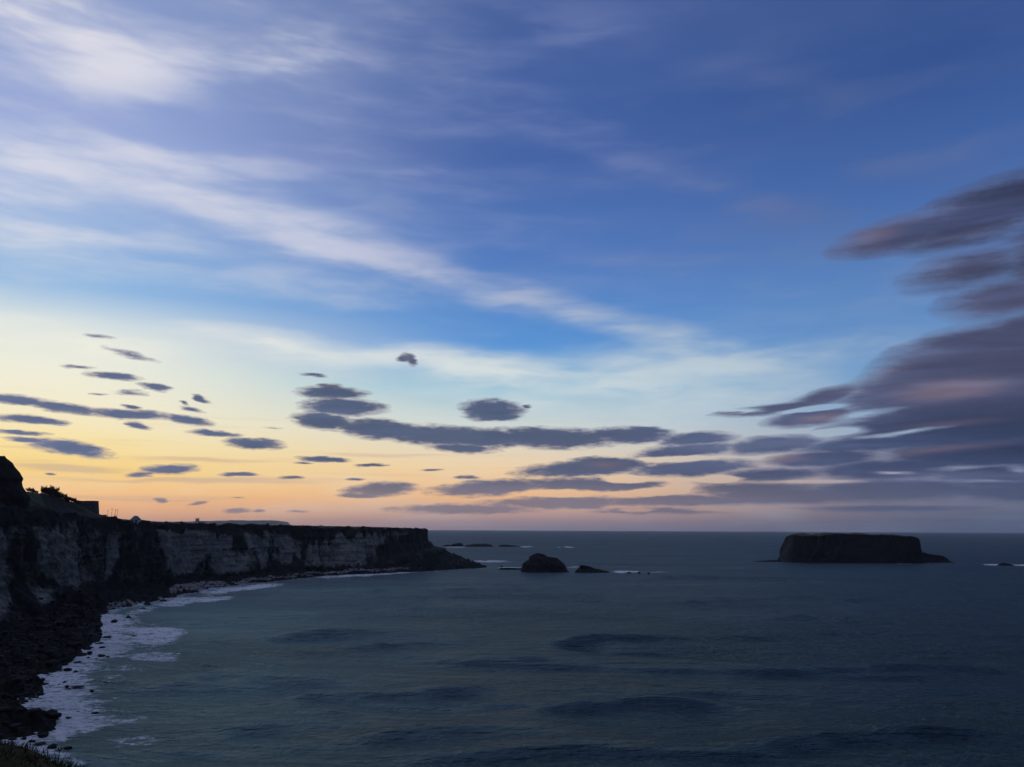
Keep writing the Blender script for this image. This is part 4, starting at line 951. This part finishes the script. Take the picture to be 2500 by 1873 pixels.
def fgz(x, y):
    h = bvf.ray_cast(Vector((x, y, 60)), Vector((0, 0, -1))); return h[0].z if h[0] else 36
# dead umbellifer: stem, side branch, umbel of rays
q = at_y(142, 1856, 19.6); top = at_y(142.5, 1834, 19.6)
z0 = fgz(q[0], q[1]); um = empty('dead_umbellifer', (q[0], q[1], z0)); hh = max(.2, top[2] - z0)
MB().tube((0, 0, -.03), (.01, 0, hh), .013, .009, 6).build('stem', M_dry, um, True)
br = MB(); br.tube((0, 0, hh * .35), (-.07, 0, hh * .6), .007, .005, 5); br.tube((-.07, 0, hh * .6), (-.11, .02, hh * 1.0), .005, .004, 5); br.build('side_branch', M_dry, um, True)
uh = MB()
for k in range(16):
    a = k * 2.4; r_ = .03 + .07 * (k % 4) / 3
    tip = Vector((.01 + math.cos(a) * r_, math.sin(a) * r_, hh + .07 - r_ * .35)); uh.tube((.01, 0, hh - .005), tip, .004, .003, 4)
    for m2 in range(5):
        b_ = m2 * 1.2566; uh.tube(tip, tip + Vector((math.cos(b_) * .017, math.sin(b_) * .017, .012)), .004, .005, 4)
uh.build('umbel', M_dry, um, True)
tag(um, 'dead umbellifer stalk with a flat seed head on the grassy corner', 'plant')
for (x0, y0, x1, y1, lab) in [(147, 1858, 168, 1829, 'thin bare stalk leaning right beside the dead umbellifer'), (86, 1842, 91, 1822, 'thin pale grass stalk left of the dead umbellifer')]:
    a_ = at_y(x0, y0, 19.8); b_ = at_y(x1, y1, 19.8); a_[2] = min(a_[2], fgz(a_[0], a_[1]))
    o = MB().tube((0, 0, -.02), tuple(b_ - a_), .007, .004, 5).build('stalk', M_dry, None, True); o.location = tuple(a_)
    tag(o, lab, 'stalk')

# ------------------------------------------------------------------ haze: the sea air between here and the far headland
hz = bpy.data.meshes.new('haze'); S_ = 21500.0
bmh = bmesh.new(); bmesh.ops.create_cube(bmh, size=1)
for v in bmh.verts: v.co = (v.co.x * 2 * S_, v.co.y * 2 * S_, -8 if v.co.z < 0 else 215)
bmh.to_mesh(hz); bmh.free()
hm = bpy.data.materials.new('haze'); hm.use_nodes = True; hm.node_tree.nodes.clear()
ht_ = NT(hm.node_tree); pv = ht_.n.new('ShaderNodeVolumePrincipled'); oo = ht_.n.new('ShaderNodeOutputMaterial')
pv.inputs['Color'].default_value = (.86, .88, .92, 1); pv.inputs['Density'].default_value = 2.8e-5; pv.inputs['Anisotropy'].default_value = .45
ht_.l.new(pv.outputs[0], oo.inputs['Volume']); hz.materials.append(hm)
ho = bpy.data.objects.new('haze', hz); col.objects.link(ho); tag(ho, kind='stuff')
